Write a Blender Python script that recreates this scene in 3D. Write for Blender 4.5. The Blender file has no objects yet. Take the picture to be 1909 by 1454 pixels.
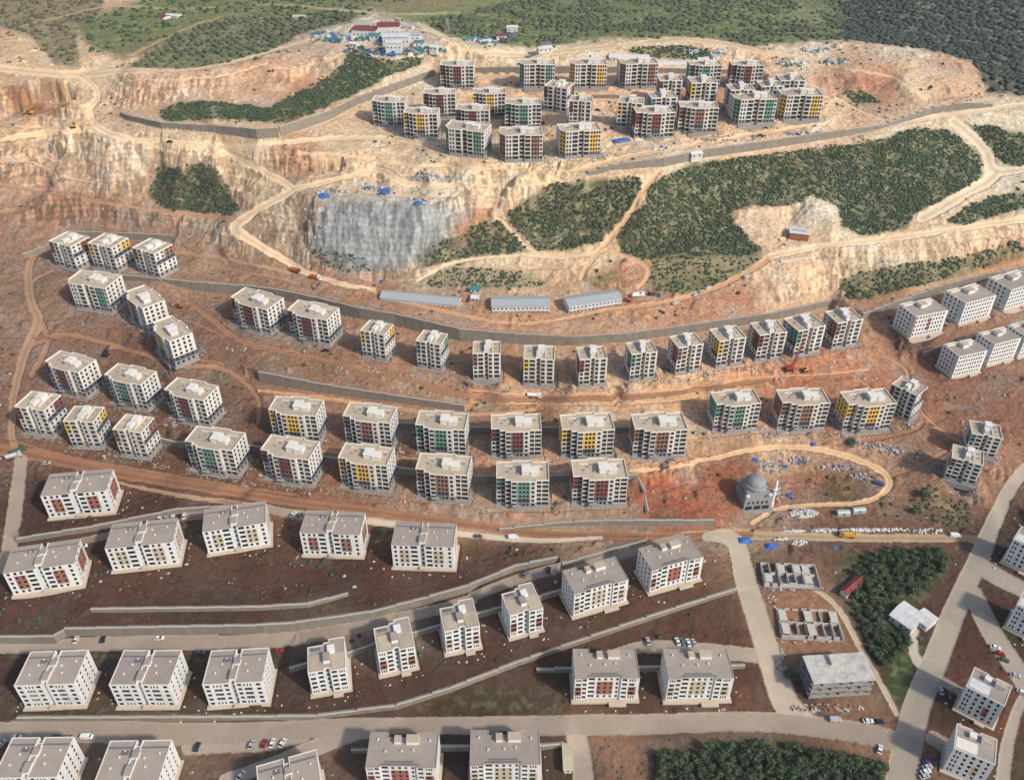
import bpy, bmesh, math, random
import numpy as np
from mathutils import Vector, Matrix
from mathutils.geometry import delaunay_2d_cdt

# ------------------------------------------------------------------ camera, sky, sun, exposure
SC = bpy.context.scene
COL = SC.collection
F, CX, CY, CAMH = 1600.0, 954.5, 727.0, 315.0          # focal length in photo pixels, centre, height
PITCH = math.atan(F / 2173.0)
cp, sp = math.cos(PITCH), math.sin(PITCH)
cam_d = bpy.data.cameras.new("camera")
cam = bpy.data.objects.new("camera", cam_d)
COL.objects.link(cam)
cam.location = (0, 0, CAMH)
cam.rotation_euler = (math.pi / 2 - PITCH, 0, 0)
cam_d.sensor_fit = 'HORIZONTAL'
cam_d.sensor_width = 36.0
cam_d.lens = F / 1909.0 * 36.0
cam_d.clip_start = 1.0
cam_d.clip_end = 20000.0
SC.camera = cam

SUN_EL, SUN_ROT = math.radians(38), math.radians(127)
world = bpy.data.worlds.new("World")
SC.world = world
world.use_nodes = True
wn = world.node_tree
wn.nodes.clear()
sky = wn.nodes.new("ShaderNodeTexSky")
sky.sky_type = 'NISHITA'
sky.sun_disc = False
sky.sun_elevation = SUN_EL
sky.sun_rotation = SUN_ROT
sky.air_density = 1.0
sky.dust_density = 2.0
bg = wn.nodes.new("ShaderNodeBackground")
bg.inputs["Strength"].default_value = 0.14
wo = wn.nodes.new("ShaderNodeOutputWorld")
wn.links.new(sky.outputs[0], bg.inputs[0])
wn.links.new(bg.outputs[0], wo.inputs[0])
sun_d = bpy.data.lights.new("sun", 'SUN')
sun_d.energy = 3.2
sun_d.angle = math.radians(4)
sun_d.color = (1.0, 0.92, 0.80)
sun = bpy.data.objects.new("sun", sun_d)
COL.objects.link(sun)
to_sun = Vector((math.sin(SUN_ROT) * math.cos(SUN_EL), math.cos(SUN_ROT) * math.cos(SUN_EL), math.sin(SUN_EL)))
sun.rotation_euler = to_sun.to_track_quat('Z', 'Y').to_euler()
sun.location = (300, 0, 400)
SC.view_settings.view_transform = 'Standard'
SC.view_settings.look = 'None'
SC.view_settings.gamma = 1.0
SC.view_settings.exposure = 0.22
SC.render.engine = 'CYCLES'
SC.cycles.max_bounces = 4
SC.cycles.diffuse_bounces = 2
SC.cycles.glossy_bounces = 2

rng = np.random.default_rng(7)
random.seed(7)

# ------------------------------------------------------------------ helpers
def at(px, py, z):
    u = (px - CX) / F; v = (py - CY) / F
    d = (u, cp - v * sp, -sp - v * cp)
    t = (z - CAMH) / d[2]
    return Vector((d[0] * t, d[1] * t, z))

def proj(x, y, z):
    z = z - CAMH
    zc = y * cp - z * sp
    yc = -y * sp - z * cp
    return CX + F * x / zc, CY + F * yc / zc

def tag(o, label=None, cat=None, group=None, kind=None):
    if label: o['label'] = label
    if cat: o['category'] = cat
    if group: o['group'] = group
    if kind: o['kind'] = kind
    return o

def empty(name, loc=(0, 0, 0), rz=0.0, label=None, cat=None, group=None):
    o = bpy.data.objects.new(name, None)
    o.empty_display_size = 0.5
    COL.objects.link(o)
    o.location = loc
    o.rotation_euler = (0, 0, rz)
    return tag(o, label, cat, group)

def new_obj(name, me, parent=None, loc=None, rz=0.0):
    o = bpy.data.objects.new(name, me)
    COL.objects.link(o)
    if parent is not None: o.parent = parent
    if loc is not None: o.location = loc
    if rz: o.rotation_euler = (0, 0, rz)
    return o

def srgb(r, g, b):
    return tuple(((c / 255.0) / 12.92 if c / 255.0 <= 0.04045 else ((c / 255.0 + 0.055) / 1.055) ** 2.4) for c in (r, g, b))

class MB:
    """collects polygons for one mesh"""
    def __init__(self):
        self.v, self.f, self.m = [], [], []
    def poly(self, pts, mi=0):
        n = len(self.v); self.v.extend([tuple(p) for p in pts])
        self.f.append(tuple(range(n, n + len(pts)))); self.m.append(mi)
    def box(self, x0, y0, z0, x1, y1, z1, mi=0, M=None):
        c = [(x0, y0, z0), (x1, y0, z0), (x1, y1, z0), (x0, y1, z0), (x0, y0, z1), (x1, y0, z1), (x1, y1, z1), (x0, y1, z1)]
        if M is not None: c = [tuple(M @ Vector(p)) for p in c]
        n = len(self.v); self.v.extend(c)
        for q in ((0, 3, 2, 1), (4, 5, 6, 7), (0, 1, 5, 4), (1, 2, 6, 5), (2, 3, 7, 6), (3, 0, 4, 7)):
            self.f.append(tuple(n + i for i in q)); self.m.append(mi)
    def prism(self, pts, z0, z1, mi=0, top=None, caps=True):
        n = len(pts); top = mi if top is None else top
        for i in range(n):
            a, b = pts[i], pts[(i + 1) % n]
            self.poly([(a[0], a[1], z0), (b[0], b[1], z0), (b[0], b[1], z1), (a[0], a[1], z1)], mi)
        if caps:
            self.poly([(p[0], p[1], z1) for p in pts], top)
            self.poly([(p[0], p[1], z0) for p in reversed(pts)], mi)
    def lathe(self, prof, seg=12, cx=0, cy=0, mi=0):
        n = len(self.v)
        for r, z in prof:
            for k in range(seg):
                a = 2 * math.pi * k / seg
                self.v.append((cx + r * math.cos(a), cy + r * math.sin(a), z))
        for j in range(len(prof) - 1):
            for k in range(seg):
                k2 = (k + 1) % seg
                self.f.append((n + j * seg + k, n + j * seg + k2, n + (j + 1) * seg + k2, n + (j + 1) * seg + k)); self.m.append(mi)
        self.f.append(tuple(n + (len(prof) - 1) * seg + k for k in range(seg))); self.m.append(mi)
        self.f.append(tuple(n + k for k in reversed(range(seg)))); self.m.append(mi)
    def bar(self, a, b, r, mi=0, seg=5):
        a, b = Vector(a), Vector(b); d = (b - a)
        q = d.to_track_quat('Z', 'Y').to_matrix(); L = d.length; n = len(self.v)
        for z in (0, L):
            for k in range(seg):
                t = 2 * math.pi * k / seg
                self.v.append(tuple(a + q @ Vector((r * math.cos(t), r * math.sin(t), z))))
        for k in range(seg):
            k2 = (k + 1) % seg
            self.f.append((n + k, n + k2, n + seg + k2, n + seg + k)); self.m.append(mi)
        self.f.append(tuple(n + k for k in reversed(range(seg)))); self.m.append(mi)
        self.f.append(tuple(n + seg + k for k in range(seg))); self.m.append(mi)
    def mesh(self, name, mats):
        me = bpy.data.meshes.new(name)
        me.from_pydata(self.v, [], self.f)
        for m in mats: me.materials.append(m)
        if len(mats) > 1: me.polygons.foreach_set("material_index", self.m)
        me.update()
        return me
    def build(self, name, mats, parent=None, loc=None, rz=0.0):
        if not isinstance(mats, (list, tuple)): mats = [mats]
        return new_obj(name, self.mesh(name, mats), parent, loc, rz)

# ------------------------------------------------------------------ materials
MATS = {}
def mat(name, col, rough=0.8, var=0.12, scale=0.6, dirt=None, dirt_amt=0.0, metal=0.0, spec=0.3, streak=False, objvar=0.0):
    """diffuse-like paint with procedural mottling, optional dirt"""
    if name in MATS: return MATS[name]
    m = bpy.data.materials.new(name); m.use_nodes = True
    nt = m.node_tree; N = nt.nodes; L = nt.links
    b = N["Principled BSDF"]
    b.inputs["Roughness"].default_value = rough
    b.inputs["Metallic"].default_value = metal
    b.inputs["Specular IOR Level"].default_value = spec
    geo = N.new("ShaderNodeNewGeometry")
    mp = N.new("ShaderNodeMapping")
    mp.inputs["Scale"].default_value = (1, 1, 0.25) if streak else (1, 1, 1)
    L.new(geo.outputs["Position"], mp.inputs[0])
    nz = N.new("ShaderNodeTexNoise"); nz.inputs["Scale"].default_value = scale; nz.inputs["Detail"].default_value = 6
    nz.inputs["Roughness"].default_value = 0.65
    L.new(mp.outputs[0], nz.inputs["Vector"])
    rmp = N.new("ShaderNodeMapRange")
    rmp.inputs[1].default_value = 0.3; rmp.inputs[2].default_value = 0.7
    rmp.inputs[3].default_value = 1 - var; rmp.inputs[4].default_value = 1 + var
    L.new(nz.outputs[0], rmp.inputs[0])
    mul = N.new("ShaderNodeVectorMath"); mul.operation = 'SCALE'
    rgb = N.new("ShaderNodeRGB"); rgb.outputs[0].default_value = (*col, 1)
    L.new(rgb.outputs[0], mul.inputs[0]); L.new(rmp.outputs[0], mul.inputs["Scale"])
    out = mul.outputs[0]
    if dirt is not None:
        n2 = N.new("ShaderNodeTexNoise"); n2.inputs["Scale"].default_value = scale * 0.45; n2.inputs["Detail"].default_value = 8
        n2.inputs["Roughness"].default_value = 0.7
        L.new(mp.outputs[0], n2.inputs["Vector"])
        r2 = N.new("ShaderNodeMapRange"); r2.inputs[1].default_value = 0.46; r2.inputs[2].default_value = 0.68
        r2.inputs[3].default_value = 0; r2.inputs[4].default_value = dirt_amt
        L.new(n2.outputs[0], r2.inputs[0])
        mx = N.new("ShaderNodeMix"); mx.data_type = 'RGBA'
        L.new(r2.outputs[0], mx.inputs[0]); L.new(out, mx.inputs[6]); mx.inputs[7].default_value = (*dirt, 1)
        out = mx.outputs[2]
    if objvar > 0:
        oi = N.new("ShaderNodeObjectInfo")
        r3 = N.new("ShaderNodeMapRange"); r3.inputs[3].default_value = 1 - objvar; r3.inputs[4].default_value = 1 + objvar
        L.new(oi.outputs["Random"], r3.inputs[0])
        s3 = N.new("ShaderNodeVectorMath"); s3.operation = 'SCALE'
        L.new(out, s3.inputs[0]); L.new(r3.outputs[0], s3.inputs["Scale"]); out = s3.outputs[0]
    L.new(out, b.inputs["Base Color"])
    MATS[name] = m
    return m

DUST = (0.33, 0.23, 0.16)
M = dict(
    white=mat("white_render", (0.68, 0.68, 0.66), var=0.05, dirt=(0.42, 0.38, 0.34), dirt_amt=0.3, streak=True),
    offwhite=mat("dusty_white_render", (0.63, 0.615, 0.58), var=0.07, dirt=(0.36, 0.32, 0.28), dirt_amt=0.45, streak=True, objvar=0.05),
    concrete=mat("raw_concrete", (0.30, 0.285, 0.27), var=0.18, dirt=(0.17, 0.16, 0.155), dirt_amt=0.5, scale=0.9),
    yellow=mat("yellow_render", (0.66, 0.42, 0.085), var=0.08, streak=True),
    red=mat("dark_red_render", (0.20, 0.065, 0.055), var=0.10, streak=True),
    brown=mat("brown_render", (0.27, 0.145, 0.105), var=0.10, streak=True),
    green=mat("green_render", (0.135, 0.27, 0.21), var=0.10, streak=True),
    cream=mat("cream_render", (0.47, 0.41, 0.30), var=0.06, streak=True),
    terracotta=mat("faded_terracotta_render", (0.30, 0.125, 0.09), var=0.08, streak=True),
    core=mat("pale_blue_render", (0.50, 0.56, 0.57), var=0.05),
    beige=mat("beige_render", (0.50, 0.42, 0.31), var=0.06),
    band=mat("slate_band", (0.085, 0.10, 0.125), var=0.1),
    glass=mat("dark_glass", (0.018, 0.021, 0.026), rough=0.25, var=0.3, spec=0.5, objvar=0.5),
    frame=mat("window_frame", (0.20, 0.20, 0.20), var=0.05),
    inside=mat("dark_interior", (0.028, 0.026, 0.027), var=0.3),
    roof_new=mat("beige_roof_screed", (0.45, 0.37, 0.27), var=0.10, scale=0.35, dirt=(0.30, 0.25, 0.20), dirt_amt=0.5, objvar=0.08),
    roof_old=mat("taupe_roof_membrane", (0.33, 0.28, 0.235), var=0.07, scale=0.3, dirt=(0.22, 0.19, 0.175), dirt_amt=0.4, objvar=0.08),
    plinth=mat("cream_plinth", (0.50, 0.42, 0.33), var=0.08),
    trim=mat("pale_parapet", (0.68, 0.64, 0.57), var=0.08),
    slate=mat("slate_strip", (0.15, 0.14, 0.16), var=0.1),
    wallc=mat("retaining_concrete", (0.235, 0.21, 0.175), var=0.16, scale=0.5, dirt=(0.15, 0.13, 0.11), dirt_amt=0.55, streak=True),
    cap=mat("retaining_cap", (0.44, 0.40, 0.35), var=0.12),
    metal_roof=mat("grey_metal_roof", (0.40, 0.43, 0.43), rough=0.5, var=0.06, metal=0.2),
    blue=mat("blue_tarpaulin", (0.03, 0.12, 0.38), rough=0.5, var=0.25),
    teal=mat("teal_sheet", (0.05, 0.20, 0.21), rough=0.6, var=0.25),
    redroof=mat("red_roof_tiles", (0.20, 0.045, 0.045), var=0.2, scale=2.0),
    sheet=mat("white_sheet", (0.60, 0.60, 0.58), rough=0.5, var=0.12, dirt=(.35,.31,.27), dirt_amt=.4),
    oldslab=mat("weathered_slab", (0.50, 0.48, 0.44), var=0.15, dirt=(.26,.22,.19), dirt_amt=.7),
    steel=mat("galvanised_steel", (0.42, 0.42, 0.42), rough=0.45, var=0.1, metal=0.4),
    tyre=mat("tyre_rubber", (0.02, 0.02, 0.02)),
    brickr=mat("orange_brick", (0.36, 0.12, 0.07), var=0.2, scale=1.5),
    bag=mat("dusty_white_sack", (.52,.51,.48), var=.25, scale=1.5),
    dome=mat("grey_dome", (0.26, 0.27, 0.28), rough=0.5, var=0.15),
    stone=mat("pale_stone", (0.50, 0.46, 0.40), var=0.25, scale=1.5),
    bark=mat("bark", (0.10, 0.075, 0.055), var=0.2, scale=3),
)
# ------------------------------------------------------------------ terrain control data, traced as (photo x, photo y, elevation)
def rows(s):
    return [tuple(float(t) for t in q.split(',')) for q in s.split()]

# retaining walls: foot line (x, y, elevation, height), the high ground lies to the left of its direction
WALLS = [
 ("main", "retaining wall", "longest curved grey retaining wall behind the row of fourteen narrow blocks", rows("150,512,31,2 216,522,30,4 372,544,27,7 478,553,26,7.5 530,561,26,7.5 590,575,25,8 671,596,25,8.5 739,609,24,9 857,637,24,9 960,642,24,7.5 1068,645,24,6.5 1161,639,24,6.5 1287,621,24,6 1438,599,24,6 1547,571,25,4.5")),
 ("east upper", "retaining wall", "pale retaining wall rising behind the white blocks at the right edge", rows("1606,597,28,4.5 1680,571,29,5 1756,545,30,5.5 1830,527,30,6 1909,508,31,6 2020,484,31,6")),
 ("east lower", "retaining wall", "pale retaining wall between the two rows of white blocks at the right", rows("1718,666,17,3 1780,648,17,4.5 1909,609,18,5 2020,575,18,5")),
 ("middle", "retaining wall", "grey retaining wall stepping down left of centre above the row of six blocks", rows("485,714,13,8 600,733,13,6.5 700,746,13,5.5 780,757,13,5 866,768,13,4.5")),
 ("terrace six", "retaining wall", "shaded retaining wall behind the row of six wide blocks", rows("742,800,12,4.5 875,809,12,4.5 1012,809,12,4.5 1150,808,12,4.5 1192,806,12,3.5")),
 ("terrace five", "retaining wall", "shaded retaining wall behind the front row of unfinished wide blocks", rows("292,826,6,4 330,835,6,4 470,842,5.5,4 600,862,5,4.5 750,886,4.5,5 880,901,4,5 1050,900,4,5 1186,899,4,5")),
 ("terrace end", "retaining wall", "short pale retaining wall turning down at the right end of the front terrace", rows("1208,962,1,2 1202,930,2,4 1190,902,3,5")),
 ("roadside", "retaining wall", "low grey retaining wall above the dirt road left of the mosque", rows("930,990,0.5,1 1043,981,0.5,2.5 1123,980,0.3,3.5 1211,981,0,4 1330,981,0,4")),
 ("three", "retaining wall", "grey angled retaining wall behind the three narrow blocks at upper left", rows("45,483,34,3.5 90,468,34,4 131,444,34,5 230,447,34,5 324,451,34,5")),
 ("hill west", "retaining wall", "grey wall bending round the scrubby hill left of the upper estate", rows("225,215,97,2 241,226,97,4 302,241,97,4.5 402,248,97,5 480,260,97,7 521,257,97,7")),
 ("hill west two", "retaining wall", "pale sloping wall climbing from the bend towards the reddest upper block", rows("524,256,97,7 568,241,96.5,7 611,226,96,6.5 666,197,97,6 744,168,100,6 812,142,103,5")),
 ("hill north", "retaining wall", "straight grey wall behind the back row of the upper estate", rows("862,139,103,5 960,139,104,5.5 1060,138,105,5.5 1160,138,105,5 1250,138,105,4 1400,139,104,3")),
 ("hill south", "retaining wall", "long pale wall below the upper estate, above the big scrub area", rows("1095,326,86,1.5 1136,319,87,4 1237,312,87,6.5 1312,295,87.5,6 1440,277,88,6 1555,259,89,5.5 1640,242,92,3 1735,214,96,5 1792,206,98,5.5 1850,200,100,2")),
 ("hill middle", "retaining wall", "short grey wall in the middle of the upper estate", rows("1105,184,100,2.5 1150,185,100,3 1192,190,99.5,2")),
 ("car park", "retaining wall", "low brown wall along the car park behind the lower left blocks", rows("33,1012,3,2.5 176,990,4,3 337,957,5,3 448,946,5.5,1")),
 ("lower", "retaining wall", "long stepped concrete wall crossing the lower left above the access road", rows("-90,1201,-7,4.5 0,1200,-7,4.5 106,1199,-7,4.5 126,1186,-6.5,5 300,1184,-6.3,5.5 480,1181,-6,5.5 554,1176,-6,5.5 640,1162,-5,5 690,1154,-5,4.5 740,1140,-4.5,4 801,1125,-4,4.5 876,1103,-3.5,4.5 960,1065,-2,3.5 1040,1048,-1,3.5")),
 ("lower north", "retaining wall", "low wall from the car park notch up to the tilted lower blocks", rows("1048,1060,-1,3 1130,1034,-0.5,2.5 1205,1012,0,1.5")),
 ("garden", "retaining wall", "thin low garden wall in the red soil below the lower left blocks", rows("171,1142,-1,2.2 330,1140,-1,2.2 480,1138,-1,2.2 575,1132,-1,2.2 650,1111,-1,1.5")),
 ("diagonal", "retaining wall", "long low diagonal wall running from the bottom left up to the right road", rows("33,1344,-12.5,2 480,1342,-12,2 593,1340,-11.5,2 740,1322,-10.5,2.5 840,1290,-9.5,2.5 960,1243,-8.5,2.5 1101,1194,-7,2.5 1230,1150,-5.5,2.5 1372,1103,-4,2")),
 ("narrow row", "retaining wall", "grey wall behind the four narrow finished blocks", rows("541,1254,-9.5,2.5 600,1236,-9,3 650,1226,-9,3 696,1209,-8.5,3 760,1192,-8,3 830,1171,-7,3 890,1153,-6,3 945,1137,-5,3 1010,1119,-4.5,3 1046,1108,-4,3")),
 ("pair", "retaining wall", "grey wall behind the pair of blocks at lower right centre", rows("1000,1253,-9,1.5 1065,1254,-9,3 1200,1252,-9,3 1240,1251,-9,3 1388,1246,-8,2")),
 ("bottom", "retaining wall", "dark retaining wall behind the two blocks cut off by the bottom edge", rows("655,1404,-15,2 815,1400,-15,3 875,1400,-15,3 1010,1398,-15,3 1052,1392,-14,2")),
]

SPOTS = rows("""
-150,1560,-17 400,1560,-17 955,1560,-17 1500,1560,-14 2060,1560,-10
-120,1345,-13 0,1352,-13.5 250,1356,-13 500,1356,-13 750,1350,-12.5 1000,1345,-12.5 1250,1342,-12 1450,1350,-11.5 1650,1370,-11
-100,1430,-15 600,1395,-13.5 1080,1400,-14 1150,1380,-12.5 1150,1454,-13 1400,1390,-12 1400,1454,-12 1640,1440,-11 1720,1454,-11
1750,1250,-8 1810,1100,-5 1870,960,-2 1909,900,0 2030,850,3 1840,1120,-5 1900,1250,-7 1960,1350,-8 1700,1360,-10.5 1860,1454,-11 1960,1454,-10
1380,1020,-1.5 1400,1100,-3.5 1430,1200,-6.5 1460,1300,-9.5 1520,1340,-11 1550,1060,-3 1560,1150,-5 1620,1250,-8 1650,1330,-10.5
1440,1060,-3 1440,1150,-5 1480,1250,-8.5 1680,1060,-3 1700,1150,-5 1700,1250,-8 1780,1050,-3
-120,1000,3 -120,1100,0 0,1130,-1 60,1140,-1 0,900,6 20,1000,3.5 50,870,5.5 150,880,5.5
700,1110,0 850,1060,1 950,1030,0.5 900,1090,-0.5 600,1080,0 500,1100,-0.5 300,1110,0
0,860,6.5 100,858,6 300,895,4 450,925,3 600,945,2.5 750,968,1.5 900,985,0.8 1100,1000,0 1300,990,-0.5 1340,1030,-1
950,1010,0.5 1130,1015,0
1390,985,-1 1500,995,-1.5 1650,1000,-2 1800,1005,-2.5 1410,965,-1.5
1290,830,9 1300,860,6 1345,905,1 1340,950,0.5 1440,900,-1.5 1450,940,-1.5 1400,850,6 1500,838,7 1590,850,5.5 1650,880,3 1665,900,2.5 1640,925,1.5 1560,945,0 1480,955,-1 1550,900,-0.5 1450,860,2
1250,850,8 1260,900,3 1700,850,7 1740,790,10 1790,750,10 1790,930,1 1850,900,2 1730,960,-0.5 1850,950,0
1680,670,18 1660,640,21 1740,720,12.5 1800,720,13 1850,720,13 1909,720,13 1880,760,10 1909,820,5 2020,700,13 2020,780,6
1700,690,15 1620,690,18 1560,700,18 1480,705,16.5 1400,712,15.5 1300,728,15 1150,742,14.5 1000,745,14.5 900,740,17
840,725,20 700,700,20 600,682,20 500,670,19.5 420,672,18.5 300,700,15 220,670,17 60,640,22 0,620,25 -120,600,30 -120,750,14 0,760,13 0,830,8 -120,850,8
430,760,12.5 600,750,12.5 700,765,12.5 950,778,16.5 1150,775,16.5 1250,770,16.5 1300,780,13 850,782,16.5
60,560,31 40,520,33 80,510,32.5 -120,480,38 380,600,24 330,560,26 400,640,21 640,620,23.5 1000,730,18 900,722,20
350,480,34 420,500,33.5 480,525,33.5
560,520,33.5 600,535,33 680,560,33 880,590,33 1000,605,32 1180,580,33 1240,560,35 1300,545,38 1380,515,43 1430,485,49
700,525,33 860,540,33 1040,535,33 1160,550,33 950,520,36 1150,520,39
1500,462,53 1600,452,55 1700,438,57 1800,425,59 1909,403,62 2040,375,65
1440,540,38 1520,545,36 1500,510,44 1570,560,32 1600,530,38 1700,510,42 1800,495,44 1909,470,46 2040,450,48
1600,575,32 1300,590,31 1420,570,33
1200,470,46 1000,480,43 1100,430,54 1000,400,62 1100,350,77 1000,350,79 900,430,54 860,480,42 760,520,34 950,500,39 1100,495,42 1250,530,38
1300,420,57 1300,340,77 1500,340,76 1560,400,62 1700,380,66 1700,290,83 1600,280,86 1830,290,80 1850,345,70 1800,400,63 1909,340,72 1909,260,88 2040,330,74
1480,435,54.5 1440,455,53.5 1520,450,54.5 1390,405,61 1430,392,64 1520,375,68 1560,410,63 1470,408,56
1200,335,83 1090,345,80 950,345,77 850,352,76 900,320,86 800,330,83 1050,320,86
590,372,73 650,372,74 720,374,74 790,385,73 840,380,73 700,340,76 610,355,74 780,352,75 870,400,64
580,470,46 650,508,39 760,495,42 600,505,38 700,500,41 560,420,55
560,360,72 510,345,72 470,400,58 450,420,54 500,455,46 540,490,38 400,425,50 400,440,44 340,300,82 430,300,80 480,330,74
360,350,64 300,330,66 420,390,55 200,370,58 100,352,62 0,338,64 -120,330,66 250,392,52 320,408,49 150,300,74
0,420,46 100,415,44 200,425,42 340,430,42 -120,430,50 400,455,40 300,480,33.5
0,250,88 100,252,89 200,262,90 300,270,90 400,283,89 520,280,90 600,290,89 680,305,86 730,325,83 -120,250,90
30,205,92 70,218,91 150,240,92 5,160,107 35,152,108 70,158,108 100,152,108 122,156,107 134,185,105 139,215,101 115,200,92 123,226,91 128,238,91 125,150,108 105,262,88 118,290,80 100,345,62 92,276,75 101,308,66 94,352,58 60,280,78 62,315,68
165,225,93 178,190,99 165,155,106 155,135,108 200,170,103 220,200,98 210,225,94.5
250,135,120 330,138,120 400,130,121 480,115,122 520,105,123 235,205,99 290,200,101 330,192,104 420,186,106 500,180,106.5 540,160,109 600,135,112
520,125,120 560,120,120 610,108,121 630,95,123 560,92,124 520,95,123.5
400,215,104 300,228,102 480,225,105 560,215,105 620,190,107 700,150,110 760,130,113 700,120,118 660,105,120
640,60,127 720,45,128 780,55,128 850,80,125 800,90,123 900,95,120 1000,105,118 1100,95,118 1200,80,120 1270,75,121 1400,95,118 1500,105,117 1550,100,118
840,112,115 960,120,112 1060,120,112 1200,118,112 1300,105,114 1420,120,112 1440,145,109
1600,82,121 1680,95,121 1780,105,119 1810,130,112 1825,160,104 1835,180,99 1530,112,116 1592,125,116 1690,120,117 1740,112,118
1500,150,108 1567,165,104 1630,172,103 1731,188,101 1790,180,102 1600,150,111 1690,150,112
1860,188,101 1909,190,101 1909,215,97 2040,190,101 1850,215,97
1000,282,92 900,300,90 800,290,90 700,280,90 640,250,92 1150,295,91 1300,268,92.5 1400,250,93.5 1520,232,95 1560,215,97
1480,235,96 1560,190,99 1520,165,104
720,240,91 780,270,90.5 680,215,93 900,170,100 980,175,100 1030,225,96 1100,215,97 1240,185,101 1060,160,101 1300,185,100 1350,175,100
1909,160,72 1909,100,70 1860,60,70 1700,70,74 1600,40,74 1500,50,88 1420,60,98 1909,20,80 1700,10,78 2060,150,72 2060,60,74 2060,0,80
300,110,116 300,60,108 450,60,108 600,25,106 500,85,114 150,110,114 150,40,106 0,55,112 0,90,113 60,110,112 60,60,108 -120,60,106 -120,120,112 230,125,116
0,0,100 300,0,98 600,0,98 800,20,105 955,0,96 955,50,112 1200,0,92 1200,45,106 1350,40,96 1350,0,88 820,55,116 1050,60,114 1300,65,114
970,323,88 1050,312,88.5 880,316,88 780,312,87
-200,-60,92 400,-60,92 955,-60,90 1500,-60,84 2100,-60,84
""")
# ------------------------------------------------------------------ block table: (type, P1x, P1y, P2x, P2y, ground elevation, colour, label)
# P1-P2 is the roof edge of the main facade in the photograph, left to right
TYPES = {'UW': (27, 15.5, 19), 'UN': (17.5, 14, 19), 'FW': (30.5, 16, 16), 'FI': (24.5, 17, 16), 'FN': (15.5, 15.5, 16), 'FK': (26.5, 14.5, 16), 'R': (24, 16, 16), 'RS': (17, 14, 16), 'UB': (27, 15.5, 19), 'US': (17.5, 14, 15)}
ORD = ['leftmost', 'second from left', 'third from left', 'fourth from left', 'fifth from left', 'sixth from left', 'seventh from left',
       'eighth from left', 'ninth from left', 'tenth from left', 'eleventh from left', 'twelfth from left', 'thirteenth from left', 'fourteenth from left']
BL = []
def row(kind, e, phrase, items, style=None, order=True):
    cn = {'y': 'yellow', 'r': 'dark red', 'b': 'brown', 'g': 'green', 'n': 'white', 'c': 'cream', 't': 'terracotta'}
    for i, it in enumerate(items):
        a, b, c, d, col = it[:5]
        ee = it[5] if len(it) > 5 else e
        lab = it[6] if len(it) > 6 else None
        if lab is None:
            base = {'UW': 'wide block', 'UN': 'narrow block', 'UB': 'wide block', 'FW': 'finished wide block', 'FI': 'white finished block', 'FN': 'finished narrow block', 'FK': 'finished block', 'R': 'white finished block'}[kind]
            lab = "%s with %s panels, %s %s" % (base, cn[col], ORD[i], phrase) if col != 'n' else "%s, %s %s" % (base, ORD[i], phrase)
        BL.append((it[7] if len(it) > 7 else kind, a, b, c, d, ee, col, lab))
row('UN', 33.5, 'of the top left three', [(88,449,133,461,'r'), (161,453,209,463,'y'), (243,461,290,475,'b')])
row('UW', 26, '', [
 (118,527,196,538,'g',27,'unfinished wide block with pale green panels near the left end of the long wall','UB'),
 (225,547,262,577,'b',24,'unfinished block seen end-on, brown strip, left of the yellow-cornered one'),
 (275,605,312,639,'y',21,'unfinished block seen end-on with a yellow corner, left of centre'),
 (422,559,495,580,'r',23,'wide block with dark red panels, left one of the pair under the long wall'),
 (529,583,607,599,'r',23,'wide block with dark red panels, right one of the pair under the long wall')])
row('UN', 23, 'in the row under the long wall', [
 (671,616,716,625,'y'), (775,635,821,643,'g'), (881,659,933,659,'b'), (976,669,1034,671,'y',19), (1081,671,1133,668,'r'), (1178,661,1226,656,'g'),
 (1265,649,1312,641,'b'), (1342,637,1392,629,'y'), (1417,625,1468,619,'r'), (1489,618,1540,607,'g'), (1562,603,1610,595,'b')])
row('R', 27, 'of the upper white row at right', [(1708,591,1768,579,'t'), (1801,566,1858,551,'n'), (1886,541,1940,525,'n')])
row('R', 12.5, 'of the lower white row at right', [(1794,664,1836,655,'n',14), (1857,642,1902,631,'n',15), (1914,628,1960,616,'n',16)])
row('UW', 12, '', [
 (1663,716,1710,738,'r',13.5,'unfinished narrow block with a dark red face beside the yellow wide block','UN'),
 (1812,808,1870,818,'g',11,'unfinished block with a green patch, upper one of the right-hand pair','US'),
 (1775,853,1833,868,'b',8,'unfinished block with a brown patch, lower one of the right-hand pair','US')])
row('UN', 7, 'of the lower left three', [(26,758,82,766,'r',9), (117,785,174,787,'y',7), (209,800,263,807,'b',6)])
row('UW', 14, 'of three wide ones at far left', [(75,679,143,697,'r',15), (187,704,260,720,'g',13), (299,732,377,749,'r',13)])
row('UW', 5, 'in the front unfinished row', [
 (338,829,431,843,'g',6), (480,845,573,860,'r',5), (626,860,720,871,'y',4.5), (772,881,871,889,'b',4), (925,898,1024,898,'g',4), (1070,896,1172,893,'r',4)])
row('UW', 12, 'in the row of six', [
 (496,770,587,778,'y',12.5), (635,781,725,791,'b'), (772,798,866,804,'g'), (916,806,1010,804,'r'), (1050,808,1147,803,'y'), (1186,807,1284,803,'b')])
row('UW', 10, 'of three above the loop road', [(1340,760,1421,753,'g',12), (1463,757,1550,753,'b',11), (1588,761,1674,754,'y',11)])
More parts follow.
